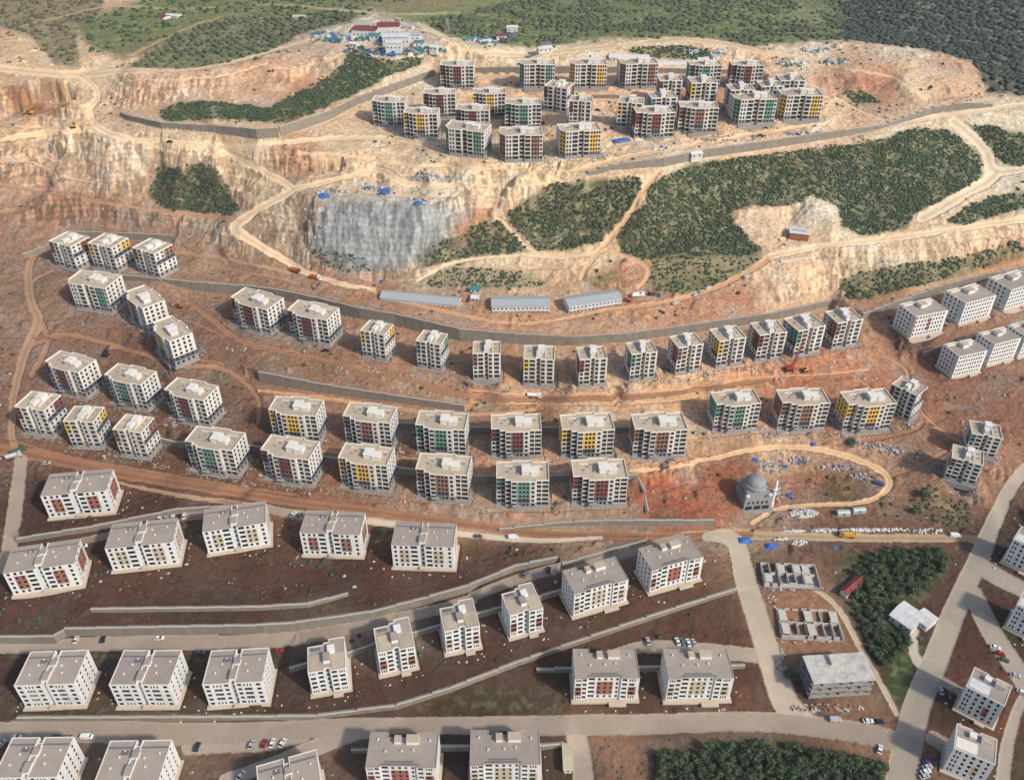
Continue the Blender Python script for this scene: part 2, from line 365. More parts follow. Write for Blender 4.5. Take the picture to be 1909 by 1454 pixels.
row('UW', 95, '', [
 (819,123,882,124,'r',99,'distant unfinished block with dark red centre at the left end of the back row'),
 (969,121,1035,121,'g',103,'distant green-panelled unfinished block in the back row under the thin white shed','UB'),
 (1064,121,1132,121,'y',104,'distant orange-yellow unfinished block in the back row','UB'),
 (1159,121,1228,119,'b',104,'distant mauve-brown unfinished block in the back row','UB'),
 (1287,123,1347,123,'g',101,'distant pale block with faint green panels, back row second from right'),
 (1366,123,1425,123,'r',101,'distant red and white unfinished block at the right end of the back row'),
 (691,190,753,192,'g',91,'distant leftmost block of the upper estate, green panelled'),
 (788,176,848,176,'r',94,'distant unfinished block with small red panel, above the leftmost yellow block'),
 (882,176,943,175,'y',95,'distant block with three yellow strips, right of a red-panelled one'),
 (750,212,814,214,'y',90,'distant unfinished block with yellow strips near the left of the upper estate'),
 (848,206,911,207,'r',91.5,'distant unfinished block with dark red panels behind the lower green one'),
 (941,196,1009,196,'g',94,'distant unfinished block with green panels directly behind the brown front one'),
 (826,239,902,247,'g',90,'distant green and white block, left one of the three nearest the scree road','UB'),
 (932,253,1012,252,'b',89.5,'distant brown-panelled block, middle one of the three nearest the scree road','UB'),
 (1046,247,1121,243,'y',92,'distant block with tall yellow corner, right one of the three nearest the scree road','UB'),
 (1188,213,1260,211,'r',95,'distant dark red panelled wide block left of the mauve one, upper estate'),
 (1269,202,1341,203,'b',96,'distant wide block with brown centre, right half of the upper estate'),
 (1373,187,1450,185,'g',98,'distant wide block with green left face near the right of the upper estate','UB'),
 (1459,179,1536,179,'y',98.5,'distant rightmost block of the upper estate with a golden yellow left part','UB'),
 (1014,160,1058,166,'r',99,'distant narrow white block with dark red flank below the green back-row block','UN'),
 (1062,188,1103,190,'r',98,'distant narrow white block with maroon flank in the middle of the upper estate','UN'),
 (1152,191,1199,194,'y',98,'distant small block with a yellow left half beside the dark red wide one','UN'),
 (1230,151,1273,151,'r',101,'distant small red block below the gap in the back row','UN'),
 (1215,184,1264,182,'g',99,'distant small green block behind the dark red wide one','UN'),
 (1290,156,1339,155,'y',101,'distant narrow white block with yellow flank right of the small red one','UN'),
 (1363,169,1408,168,'r',100,'distant small red block just behind the wide green one at right','UN'),
 (1420,162,1462,161,'b',101,'distant small brown block between the red one and the pale green one','UN'),
 (1456,151,1503,151,'g',101,'distant small pale green block at the right end of the upper estate','UN')])
row('FW', 2, '', [
 (75,925,197,914,'t',4.5,'finished block with terracotta panels standing alone by the lower left road'),
 (5,1069,137,1050,'t',0.5,'finished block with terracotta panels cut close to the left edge'),
 (195,1023,321,1010,'c',2,'finished block with tan panels in front of the parked cars, lower left'),
 (377,992,495,974,'c',2.5,'finished tilted block with cream yellow panels, middle one of the lower left five'),
 (558,993,670,997,'b',0.5,'finished block with muted tan panels, left of the last yellow one'),
 (729,1016,845,1020,'c',0,'finished block with pale yellow panels at the right end of the dirt road row')])
row('FI', -11, '', [
 (26,1279,138,1275,'n',-11,'white block with flat taupe roof, leftmost of the three above the bottom road'),
 (203,1277,315,1277,'n',-11,'white block with flat taupe roof, middle one of the three above the bottom road'),
 (377,1277,489,1271,'n',-11,'white block with flat taupe roof, right one of the three above the bottom road'),
 (-14,1451,106,1449,'n',-15,'white block cut off by the bottom left corner'),
 (176,1457,296,1455,'n',-15,'white block cut off by the bottom edge, second from the left corner'),
 (484,1500,600,1466,'n',-16,'tilted taupe roof barely showing at the bottom edge left of centre')])
row('FN', -8, 'of the four climbing the diagonal lawn', [(574,1255,645,1243,'n',-9.5), (704,1218,773,1203,'t',-8.5), (829,1178,894,1165,'c',-7), (951,1148,1012,1132,'t',-5)])
row('FK', -3, '', [
 (1071,1108,1172,1080,'c',-3,'tilted finished block with cream panels, left one of the pair by the right road'),
 (1216,1064,1312,1038,'t',-1,'tilted finished block with terracotta panels, right one of the pair by the right road'),
 (1072,1265,1193,1264,'t',-9,'finished block with terracotta panels, left one of the pair beside the five parked cars'),
 (1247,1266,1369,1264,'c',-9,'finished block with cream panels, right one of the pair beside the five parked cars'),
 (681,1430,813,1431,'t',-15,'finished block at the bottom edge left of the side road, terracotta strips'),
 (876,1427,1008,1425,'c',-15,'finished block at the bottom edge right beside the side road')])
row('R', -8, '', [
 (1808,1283,1866,1313,'t',-8,'white roofed block beside the fork of the right-hand roads','RS'),
 (1782,1396,1851,1424,'c',-11,'white block with beige roof in the bottom right corner','RS'),
 (1890,1006,1948,1034,'n',-1,'white block cut off by the right edge, beside the upper brown strip','RS'),
 (1899,1129,1958,1158,'n',-5,'white block cut off by the right edge, above the sloping side road','RS')])

def place(b):
    kind, x1, y1, x2, y2, e, col, lab = b
    W, D, H = TYPES[kind]
    A = at(x1, y1, e + H); B = at(x2, y2, e + H)
    d = B - A; w = d.length; yaw = math.atan2(d.y, d.x)
    s = min(1.16, max(0.86, w / W))
    c = (A + B) / 2
    o = c - Vector((math.cos(yaw), math.sin(yaw), 0)) * (W * s / 2)
    return Vector((o.x, o.y, e)), yaw, s
PLACED = [(b, *place(b)) for b in BL]
for b, o, yaw, s in PLACED:
    w = (at(b[3], b[4], b[5] + TYPES[b[0]][2]) - at(b[1], b[2], b[5] + TYPES[b[0]][2])).length
    if not 0.88 < w / TYPES[b[0]][0] < 1.13: print("FIT %.2f" % (w / TYPES[b[0]][0]), b[7])

# ------------------------------------------------------------------ terrain: triangulated from the control points, sampled on a fan-shaped grid
def build_tin():
    V, Z, E, pads = [], [], [], []
    for name, nm, lab, pts in WALLS:
        P = [at(x, y, e) for x, y, e, h in pts]
        idx = []
        for i, (x, y, e, h) in enumerate(pts):
            a = P[max(i - 1, 0)]; b = P[min(i + 1, len(P) - 1)]
            d = (b - a); d.z = 0; d.normalize(); n = Vector((-d.y, d.x, 0))
            V.append((P[i].x, P[i].y)); Z.append(e)
            q = P[i] + n * 1.4
            V.append((q.x, q.y)); Z.append(e + h)
            idx.append(len(V) - 2)
        for a, b in zip(idx[:-1], idx[1:]): E += [(a, b), (a + 1, b + 1)]
    walls_n = len(V)
    for b, o, yaw, s in PLACED:
        W, D, H = TYPES[b[0]]; W *= s; D *= s
        c, sn = math.cos(yaw), math.sin(yaw); mg = 1.2
        for lx, ly in ((-mg, -mg), (W + mg, -mg), (W + mg, D + mg), (-mg, D + mg)):
            V.append((o.x + c * lx - sn * ly, o.y + sn * lx + c * ly)); Z.append(b[5])
        pads.append([V[-4], V[-3], V[-2], V[-1]])
    padc = [np.array(p) for p in pads]
    for x, y, e in SPOTS:
        q = at(x, y, e)
        bad = False
        for p in padc:                      # a spot height inside a building pad is dropped
            ins = True
            for i in range(4):
                a, b2 = p[i], p[(i + 1) % 4]
                if (b2[0] - a[0]) * (q.y - a[1]) - (b2[1] - a[1]) * (q.x - a[0]) < 0: ins = False
            if ins: bad = True
        if not bad: V.append((q.x, q.y)); Z.append(e)
    for x, y, z in ((-3000, -200, -20), (3000, -200, -10), (-3500, 6000, 40), (3500, 6000, 40), (0, -300, -20), (0, 7000, 40), (-900, 1900, 60), (900, 1900, 50), (0, 2000, 60), (-2500, 1800, 60), (2500, 1800, 40), (-700, 60, -10), (700, 60, -5), (-700, 500, 50), (800, 500, 40)):
        V.append((x, y)); Z.append(z)
    r = delaunay_2d_cdt([Vector(v) for v in V], E, [], 0, 1e-3)
    vs, fs, ov = r[0], r[2], r[3]
    Va = np.array([(v.x, v.y) for v in vs])
    Za = np.zeros(len(vs)); Z = np.array(Z); Vi = np.array(V)
    for i, o in enumerate(ov):
        if o: Za[i] = Z[o[0]]
        else:
            d = np.hypot(*(Vi[:walls_n] - Va[i]).T); k = np.argsort(d)[:4]
            Za[i] = (Z[k] / d[k]).sum() / (1 / d[k]).sum()
    return Va, Za, fs, padc

TV, TZ, TF, PADS = build_tin()
NU = 1480
ys = [88.0]
while ys[-1] < 1500: ys.append(ys[-1] + 0.36 + max(0, ys[-1] - 150) * 0.00062)
while ys[-1] < 6500: ys.append(ys[-1] * 1.05)
YR = np.array(ys); NV = len(YR)
HW = lambda y: 0.6 * (cp * y + 0.6 * CAMH) * 1.48 + np.maximum(0, y - 1400) * 0.3
US = np.linspace(-1, 1, NU)
GX = US[None, :] * HW(YR)[:, None]
GY = np.repeat(YR[:, None], NU, 1)
print("terrain grid", NV, NU)

def sample_tin():
    G = np.full((NV, NU), np.nan, dtype=np.float64)
    for f in TF:
        p = TV[list(f)]; z = TZ[list(f)]
        y0, y1 = p[:, 1].min(), p[:, 1].max()
        r0, r1 = np.searchsorted(YR, y0), np.searchsorted(YR, y1, 'right')
        if r0 >= r1: continue
        x0, x1 = p[:, 0].min(), p[:, 0].max()
        ha, hb = HW(YR[r0]), HW(YR[r1 - 1])
        lo = min(x0 / ha, x0 / hb); hi = max(x1 / ha, x1 / hb)
        c0 = max(0, int(math.floor((lo + 1) / 2 * (NU - 1)))); c1 = min(NU, int(math.ceil((hi + 1) / 2 * (NU - 1))) + 1)
        if c0 >= c1: continue
        X = GX[r0:r1, c0:c1]; Y = GY[r0:r1, c0:c1]
        (ax, ay), (bx, by), (cx, cy) = p
        den = (by - cy) * (ax - cx) + (cx - bx) * (ay - cy)
        if abs(den) < 1e-9: continue
        l1 = ((by - cy) * (X - cx) + (cx - bx) * (Y - cy)) / den
        l2 = ((cy - ay) * (X - cx) + (ax - cx) * (Y - cy)) / den
        l3 = 1 - l1 - l2
        ins = (l1 >= -1e-6) & (l2 >= -1e-6) & (l3 >= -1e-6)
        G[r0:r1, c0:c1][ins] = (l1 * z[0] + l2 * z[1] + l3 * z[2])[ins]
    G[np.isnan(G)] = 0
    return G
GZ = sample_tin()

# value noise on arrays
def hash2(ix, iy, s):
    h = (ix.astype(np.int64) * 374761393 + iy.astype(np.int64) * 668265263 + s * 1442695041) & 0x7fffffff
    h = ((h ^ (h >> 13)) * 1274126177) & 0x7fffffff
    return ((h ^ (h >> 16)) & 0xffff) / 65535.0
def vnoise(x, y, s=0):
    ix, iy = np.floor(x), np.floor(y); fx, fy = x - ix, y - iy
    fx = fx * fx * (3 - 2 * fx); fy = fy * fy * (3 - 2 * fy)
    a, b, c, d = hash2(ix, iy, s), hash2(ix + 1, iy, s), hash2(ix, iy + 1, s), hash2(ix + 1, iy + 1, s)
    return (a + (b - a) * fx) * (1 - fy) + (c + (d - c) * fx) * fy
def fbm(x, y, o=4, s=0, g=0.5):
    t = 0; a = 1; n = 0
    for k in range(o):
        t = t + a * vnoise(x * 2 ** k, y * 2 ** k, s + k); n += a; a *= g
    return t / n

# ------------------------------------------------------------------ land-cover map traced in photograph coordinates
RX0, RX1, RY0, RY1 = -260, 2170, -130, 1600
RW, RH = RX1 - RX0, RY1 - RY0
def poly_mask(P, feather=2.0):
    P = np.array(P, float)
    x0 = max(RX0, int(P[:, 0].min() - feather * 2 - 2)); x1 = min(RX1, int(P[:, 0].max() + feather * 2 + 3))
    y0 = max(RY0, int(P[:, 1].min() - feather * 2 - 2)); y1 = min(RY1, int(P[:, 1].max() + feather * 2 + 3))
    X, Y = np.meshgrid(np.arange(x0, x1) + 0.5, np.arange(y0, y1) + 0.5)
    ins = np.zeros(X.shape, bool)
    n = len(P)
    for i in range(n):
        ax, ay = P[i]; bx, by = P[(i + 1) % n]
        if ay == by: continue
        ins ^= ((ay > Y) != (by > Y)) & (X < (bx - ax) * (Y - ay) / (by - ay) + ax)
    m = ins.astype(np.float32)
    k = int(feather)
    if k >= 1:
        for _ in range(2):
            for ax in (0, 1):
                c = np.cumsum(np.concatenate([np.repeat(m.take([0], ax), k + 1, ax), m, np.repeat(m.take([-1], ax), k, ax)], ax), axis=ax)
                n2 = m.shape[ax]
                m = (c.take(np.arange(2 * k + 1, 2 * k + 1 + n2), ax) - c.take(np.arange(0, n2), ax)) / (2 * k + 1)
    return (y0 - RY0, y1 - RY0, x0 - RX0, x1 - RX0), m
def line_mask(pts, soft=1.2):
    """pts: (x, y, width) in photo pixels"""
    P = np.array(pts, float)
    wmax = P[:, 2].max() + soft + 2
    x0 = max(RX0, int(P[:, 0].min() - wmax)); x1 = min(RX1, int(P[:, 0].max() + wmax))
    y0 = max(RY0, int(P[:, 1].min() - wmax)); y1 = min(RY1, int(P[:, 1].max() + wmax))
    m = np.zeros((y1 - y0, x1 - x0), np.float32)
    # densify with Catmull-Rom
    Q = []
    for i in range(len(P) - 1):
        p0, p1, p2, p3 = P[max(i - 1, 0)], P[i], P[i + 1], P[min(i + 2, len(P) - 1)]
        for t in np.linspace(0, 1, 6, endpoint=False):
            Q.append(0.5 * (2 * p1 + (p2 - p0) * t + (2 * p0 - 5 * p1 + 4 * p2 - p3) * t * t + (3 * p1 - p0 - 3 * p2 + p3) * t ** 3))
    Q.append(P[-1])
    for a, b in zip(Q[:-1], Q[1:]):
        w = max(a[2], b[2]) / 2 + soft + 1
        u0 = int(max(x0, min(a[0], b[0]) - w)); u1 = int(min(x1, max(a[0], b[0]) + w + 1))
        v0 = int(max(y0, min(a[1], b[1]) - w)); v1 = int(min(y1, max(a[1], b[1]) + w + 1))
        if u0 >= u1 or v0 >= v1: continue
        X, Y = np.meshgrid(np.arange(u0, u1) + 0.5, np.arange(v0, v1) + 0.5)
        dx, dy = b[0] - a[0], b[1] - a[1]; L2 = dx * dx + dy * dy + 1e-9
        t = np.clip(((X - a[0]) * dx + (Y - a[1]) * dy) / L2, 0, 1)
        d = np.hypot(X - a[0] - t * dx, Y - a[1] - t * dy)
        r = (a[2] + (b[2] - a[2]) * t) / 2
        mm = np.clip((r - d) / soft + 0.5, 0, 1)
        sl = m[v0 - y0:v1 - y0, u0 - x0:u1 - x0]
        np.maximum(sl, mm, out=sl)
    return (y0 - RY0, y1 - RY0, x0 - RX0, x1 - RX0), m
SOIL = rows("""
0,60,205,172,140 60,100,222,188,150 0,200,205,160,125 80,190,190,135,100 120,240,222,195,160 170,160,225,195,160 220,220,215,182,150
300,180,205,165,135 400,160,205,168,138 500,150,205,160,128 560,170,205,160,128 600,100,190,165,142 640,60,205,190,172 700,130,198,178,155 760,50,190,175,160
320,260,218,192,160 450,270,222,190,155 300,300,205,178,150 150,310,198,168,142 60,320,200,160,130 0,360,178,140,118 100,380,165,122,100 230,420,160,122,102
0,420,160,122,104 60,520,150,118,98 150,640,148,112,94 30,700,145,110,90 80,600,150,120,100 250,650,135,98,80 400,640,140,105,88 300,440,165,128,105 420,470,172,138,112
470,310,200,175,148 560,300,185,130,102 520,380,190,165,138 430,420,178,150,125 540,450,175,150,128 620,330,195,170,142
620,430,160,150,140 700,420,165,160,152 780,420,172,164,152 700,480,165,152,140 840,370,195,180,158 880,410,205,150,115
650,270,215,185,150 720,240,210,180,150 780,300,205,178,150 700,300,222,188,150 850,320,210,180,148 950,320,218,190,155 1050,300,222,190,150 900,180,215,175,140 
1000,180,222,170,128 1100,170,228,175,132 1180,160,222,175,138 1100,220,222,182,145 1150,270,212,180,148 1300,180,205,140,105 1350,260,215,175,138 1250,290,205,182,155 1550,200,215,180,148
950,110,210,185,155 1100,100,212,188,158 1270,80,218,190,155 1400,110,215,175,140 1500,110,205,185,165 1560,150,198,150,120 1650,150,190,130,102 1620,175,185,125,98 1700,150,205,178,152 1780,130,185,150,130 1690,100,200,182,158 1790,170,205,165,135
1880,190,205,185,160 1850,215,215,195,168 1700,260,212,192,165 1900,340,212,195,168 1450,300,212,170,142
950,500,208,188,158 1080,490,215,180,145 1180,420,205,165,128 1230,380,215,188,155 1150,530,185,130,100 1050,540,195,155,122 800,500,188,170,148
1450,410,215,185,155 1540,400,215,200,175 1430,470,210,178,148 1600,445,218,195,165 1800,420,218,192,162 1600,490,205,178,148 1480,520,210,175,142 1450,560,208,172,140 1750,470,208,180,150 1850,500,205,140,105
1300,570,192,135,105 1200,580,195,140,108 1000,600,190,140,108 850,580,178,128,98 700,555,172,122,95 600,520,170,125,98 480,500,160,122,98 1380,560,188,130,100 1650,560,175,125,98
560,660,155,118,92 640,700,158,115,90 760,720,170,128,98 900,700,165,118,92 1000,720,200,155,118 1100,770,200,158,122 1200,740,212,165,125 1300,740,205,160,122 1400,700,200,140,105 1500,710,185,115,85 1560,690,195,125,90 1650,680,175,115,85 1620,650,185,130,100 
1250,760,205,160,122 1300,820,198,155,120 1270,860,185,135,108 1230,920,168,95,68 1300,930,172,98,70 1360,880,150,85,62 1450,860,185,150,122 1600,850,175,135,112 1700,800,160,118,95 1760,750,150,98,75 1800,850,155,112,90 1500,920,165,108,82 1400,1000,165,130,105 1560,920,125,92,70
1700,650,120,85,80 1780,690,135,92,80 1850,780,140,95,78 1880,620,150,110,88 1850,650,148,112,92 1800,760,148,100,80
560,760,170,125,98 800,780,185,140,108 1000,790,165,115,90 900,850,175,130,102 1000,860,195,150,118 750,850,130,92,72 1150,850,180,145,118 480,800,122,88,72 400,780,130,95,78
300,780,125,92,76 200,860,130,92,74 60,830,140,102,82 350,900,128,88,70 500,930,135,92,72 650,940,150,102,78 800,950,172,122,92 950,970,182,138,108 1100,975,175,145,122
100,930,88,62,55 300,940,95,68,58 60,1080,98,68,58 250,1100,100,68,58 500,1080,98,66,55 650,1070,92,62,54 850,1090,98,70,58 950,1040,105,75,62 400,1150,92,70,56 700,1120,98,66,55 700,1180,160,135,118
100,1260,85,60,54 300,1300,82,60,52 520,1290,92,66,56 650,1290,95,66,56 800,1260,98,70,58 950,1220,98,70,58 1100,1130,98,70,58 1250,1120,105,74,60 900,1320,80,62,50 1200,1180,104,74,60 1320,1180,108,74,60 1380,1250,98,68,56 1200,1330,98,70,56 1400,1300,118,78,64
300,1345,145,118,102 600,1400,120,95,80 850,1430,88,66,58 1150,1400,160,118,95 1180,1440,150,112,92 1400,1370,125,102,86 1640,1420,165,120,95 1050,1430,90,72,60
1440,1060,130,105,90 1500,1110,175,125,95 1500,1210,172,122,94 1480,1310,100,82,72 1600,1310,150,112,90 1560,1020,120,85,68 1620,1080,95,75,62 1730,1080,100,76,64 1700,1180,85,70,58 1680,1280,100,78,64 1700,1000,125,88,70
1800,1140,95,62,52 1790,1200,95,62,52 1790,1320,85,56,48 1870,1120,100,66,55 1890,1010,82,62,54 1840,1300,130,80,62 1900,1180,80,70,48 1900,1400,90,76,58 1860,1360,120,76,60
-200,300,175,140,118 -200,700,145,112,92 -200,1000,100,70,58 -200,1300,110,82,70 2100,500,205,175,145 2100,900,110,82,68 2100,1300,95,72,58 -200,100,205,172,140 2100,200,205,180,155
""")

VEG = [  # name, density per square metre, radius, ground colour, cover strength, polygon
 ("shrubland", "dense dark green scrub covering the slope below the upper estate's long wall", .15, 1.7, (63,79,56), 1, rows("1205,345 1290,305 1420,290 1560,272 1640,262 1700,240 1760,242 1790,262 1825,290 1832,320 1800,355 1760,375 1700,400 1690,425 1620,440 1570,425 1560,385 1510,365 1480,385 1400,385 1365,395 1370,420 1420,465 1400,485 1350,480 1230,488 1160,475 1150,450 1165,405 1200,385")),
 ("shrubland", "sparse scrub with pale rock outcrops above the curved dirt road right of the sheds", .045, 1.5, (125,122,90), .8, rows("1225,475 1350,478 1425,472 1400,500 1350,530 1270,550 1200,545 1210,510")),
 ("shrubland", "dark scrub on the slope between the scree tip and the straight dirt track", .14, 1.7, (65,77,56), 1, rows("950,395 1010,350 1100,335 1190,335 1195,365 1160,410 1120,450 1060,465 1000,470 975,440 945,415")),
 ("shrubland", "scrub at the foot of the grey scree tip", .13, 1.7, (72,79,60), .9, rows("770,480 830,450 880,425 925,412 955,430 985,465 960,475 900,480 850,490 790,505")),
 ("shrubland", "scattered scrub just behind the long grey site shed", .08, 1.5, (135,122,98), .8, rows("790,520 850,495 900,500 980,505 1020,530 950,540 880,535 800,535")),
 ("shrubland", "round patch of dark scrub on the pale slope at upper left", .15, 1.7, (59,64,48), 1, rows("275,358 300,328 350,308 400,310 415,335 430,370 452,392 420,405 360,402 300,388")),
 ("shrubland", "long band of scrub on the hill above the bent grey wall", .13, 1.8, (67,79,52), 1, rows("295,210 330,195 380,190 440,195 500,200 560,172 600,152 640,120 650,90 680,88 690,112 740,115 790,106 782,122 730,140 690,160 640,185 590,208 540,230 500,228 400,222 310,228")),
 ("shrubland", "scrub strip above the white blocks at the right", .10, 1.6, (82,92,62), .9, rows("1565,530 1600,510 1650,500 1720,490 1800,480 1850,465 1890,452 1909,458 2060,440 2060,470 1909,482 1840,500 1780,520 1700,535 1640,552 1600,560 1575,555")),
 ("shrubland", "scrub patch between the two pale roads at the right edge", .13, 1.7, (72,86,57), 1, rows("1760,412 1800,387 1850,367 1909,357 2060,340 2060,370 1909,388 1850,405 1800,420")),
 ("shrubland", "scrub wedge beside the pale track at the upper right edge", .12, 1.7, (75,87,60), 1, rows("1795,240 1850,238 1909,250 2060,260 2060,315 1909,310 1880,310 1850,288 1820,262")),
 ("shrubland", "thin green scrub patch under the red quarry face at upper right", .10, 1.6, (100,118,80), .9, rows("1566,165 1600,172 1648,192 1600,197 1580,185")),
 ("shrubland", "scrub behind the white sheds of the upper estate", .10, 1.8, (88,100,68), .9, rows("1155,92 1270,84 1330,98 1300,112 1230,112")),
 ("shrubland", "rough scrub with dumped rocks on the slope below the right-hand pair of unfinished blocks", .07, 1.2, (105,92,72), .7, rows("1690,925 1730,905 1800,940 1815,980 1760,985 1700,965")),
 ("shrubland", "low scrub at the lower left foot of the scree tip", .07, 1.4, (120,110,90), .6, rows("570,465 640,470 690,490 730,500 640,512 590,490")),
 ("woodland", "dark distant woodland filling the valley behind the upper right quarry", .022, 3.6, (62,70,66), 1, rows("1520,-60 2160,-60 2160,172 1909,178 1840,172 1815,115 1700,88 1620,80 1560,74 1500,50 1545,30 1480,5")),
 ("orchard", "distant dark green olive orchard on the slope behind the upper left cliff", .026, 2.0, (98,110,72), 1, rows("232,132 330,65 420,35 560,20 700,22 640,45 560,65 480,110 380,128")),
 ("orchard", "distant brownish orchard rows in the top left corner", .014, 1.9, (120,106,82), 1, rows("-200,-60 200,-60 190,20 140,60 150,128 100,120 60,70 0,52 -200,60")),
 ("field_trees", "loose trees and hedges over the green plots at the upper left", .006, 2.6, (105,118,70), .3, rows("140,40 250,5 420,-30 700,-60 760,0 700,20 420,36 330,62 240,95 170,100 150,75")),
 ("woodland", "distant green scrub and hedges behind the upper estate", .012, 2.8, (92,108,68), 1, rows("790,40 960,5 1300,-40 1600,-60 1560,0 1580,40 1560,76 1480,80 1400,88 1270,70 1120,72 1000,90 860,75 800,60")),
]
GREEN = [ ((128,128,82), .8, 4, rows("150,48 250,22 300,34 262,60 200,72 160,66")),((92,112,66), .8, 4, rows("150,70 240,64 300,75 270,92 230,110 190,100")),((140,128,96), .7, 4, rows("260,8 420,-10 560,-20 560,0 400,12")),((98,120,62), .8, 5, rows("210,40 250,44 262,70 230,72")),
 ((104,124,66), .7, 6, rows("1180,30 1260,28 1280,55 1200,58")),((132,124,84), .6, 5, rows("960,66 1060,52 1120,60 1000,82")),((86,104,64), .7, 6, rows("1060,20 1180,15 1180,45 1060,44")), ((166,160,156), .75, 10, rows("600,378 650,372 800,378 832,402 822,450 780,490 700,500 640,500 600,470 615,430")), ((150,98,66), .7, 4, rows("12,160 70,158 75,215 20,215")), ((178,112,74), .8, 4, rows("845,400 905,392 912,420 870,440 848,430")), ((182,110,80), .7, 5, rows("545,150 590,140 590,170 555,180")), ((176,104,76), .6, 6, rows("1560,135 1630,140 1635,165 1580,160")),
  # flat ground colours: colour, strength, feather, polygon
 ((112,124,74), .95, 8, rows("140,40 250,5 420,-30 960,-60 1500,-60 1480,80 1300,68 1150,70 1000,88 880,72 790,50 700,20 420,40 240,95 150,75")),
 ((122,138,70), .8, 10, rows("1290,25 1400,20 1440,50 1330,60")), ((120,132,70), .8, 8, rows("830,35 960,20 1100,30 990,60 860,62")),
 ((135,118,85), .8, 5, rows("255,90 350,45 400,30 340,62 270,112")), ((150,115,88), .7, 4, rows("1380,18 1420,30 1450,62 1400,45")),
 ((200,178,148), .9, 5, rows("1770,-50 2100,-50 2100,10 1870,18 1810,10")), ((150,120,95), .7, 5, rows("660,5 760,-10 900,10 760,18")),
 ((95,108,62), .75, 8, rows("1245,515 1340,500 1390,500 1330,535 1270,548 1215,540")), ((100,108,70), .6, 6, rows("1085,520 1150,500 1160,525 1110,540")),
 ((70,78,52), .8, 4, rows("0,1215 330,1222 520,1222 520,1232 330,1230 0,1225")), ((92,84,50), .7, 8, rows("250,1152 640,1130 640,1118 400,1148 180,1148")),
 ((92,84,60), .6, 12, rows("0,1300 560,1325 500,1338 0,1336")), ((84,80,52), .6, 12, rows("740,1325 900,1280 1060,1300 1060,1325")),
 ((72,84,52), .85, 8, rows("1575,1030 1770,1025 1745,1100 1690,1140 1700,1210 1640,1240 1600,1190 1580,1110")), ((70,92,48), .9, 7, rows("1640,1240 1720,1200 1700,1290 1678,1325 1655,1290")),
 ((74,84,58), .85, 8, rows("1215,1400 1300,1390 1400,1386 1520,1395 1640,1415 1655,1460 1655,1560 1210,1560")), ((105,92,60), .6, 10, rows("1520,900 1600,905 1600,930 1540,935")),
 ((110,100,72), .55, 10, rows("1545,1030 1580,1030 1600,1200 1640,1260 1610,1260 1560,1120")), ((70,88,50), .8, 3, rows("190,985 270,975 330,992 240,1002")),
 ((62,80,48), .85, 3, rows("690,986 735,986 735,996 690,1000")), ((72,86,50), .8, 3, rows("330,985 370,980 375,990 335,996")),
]
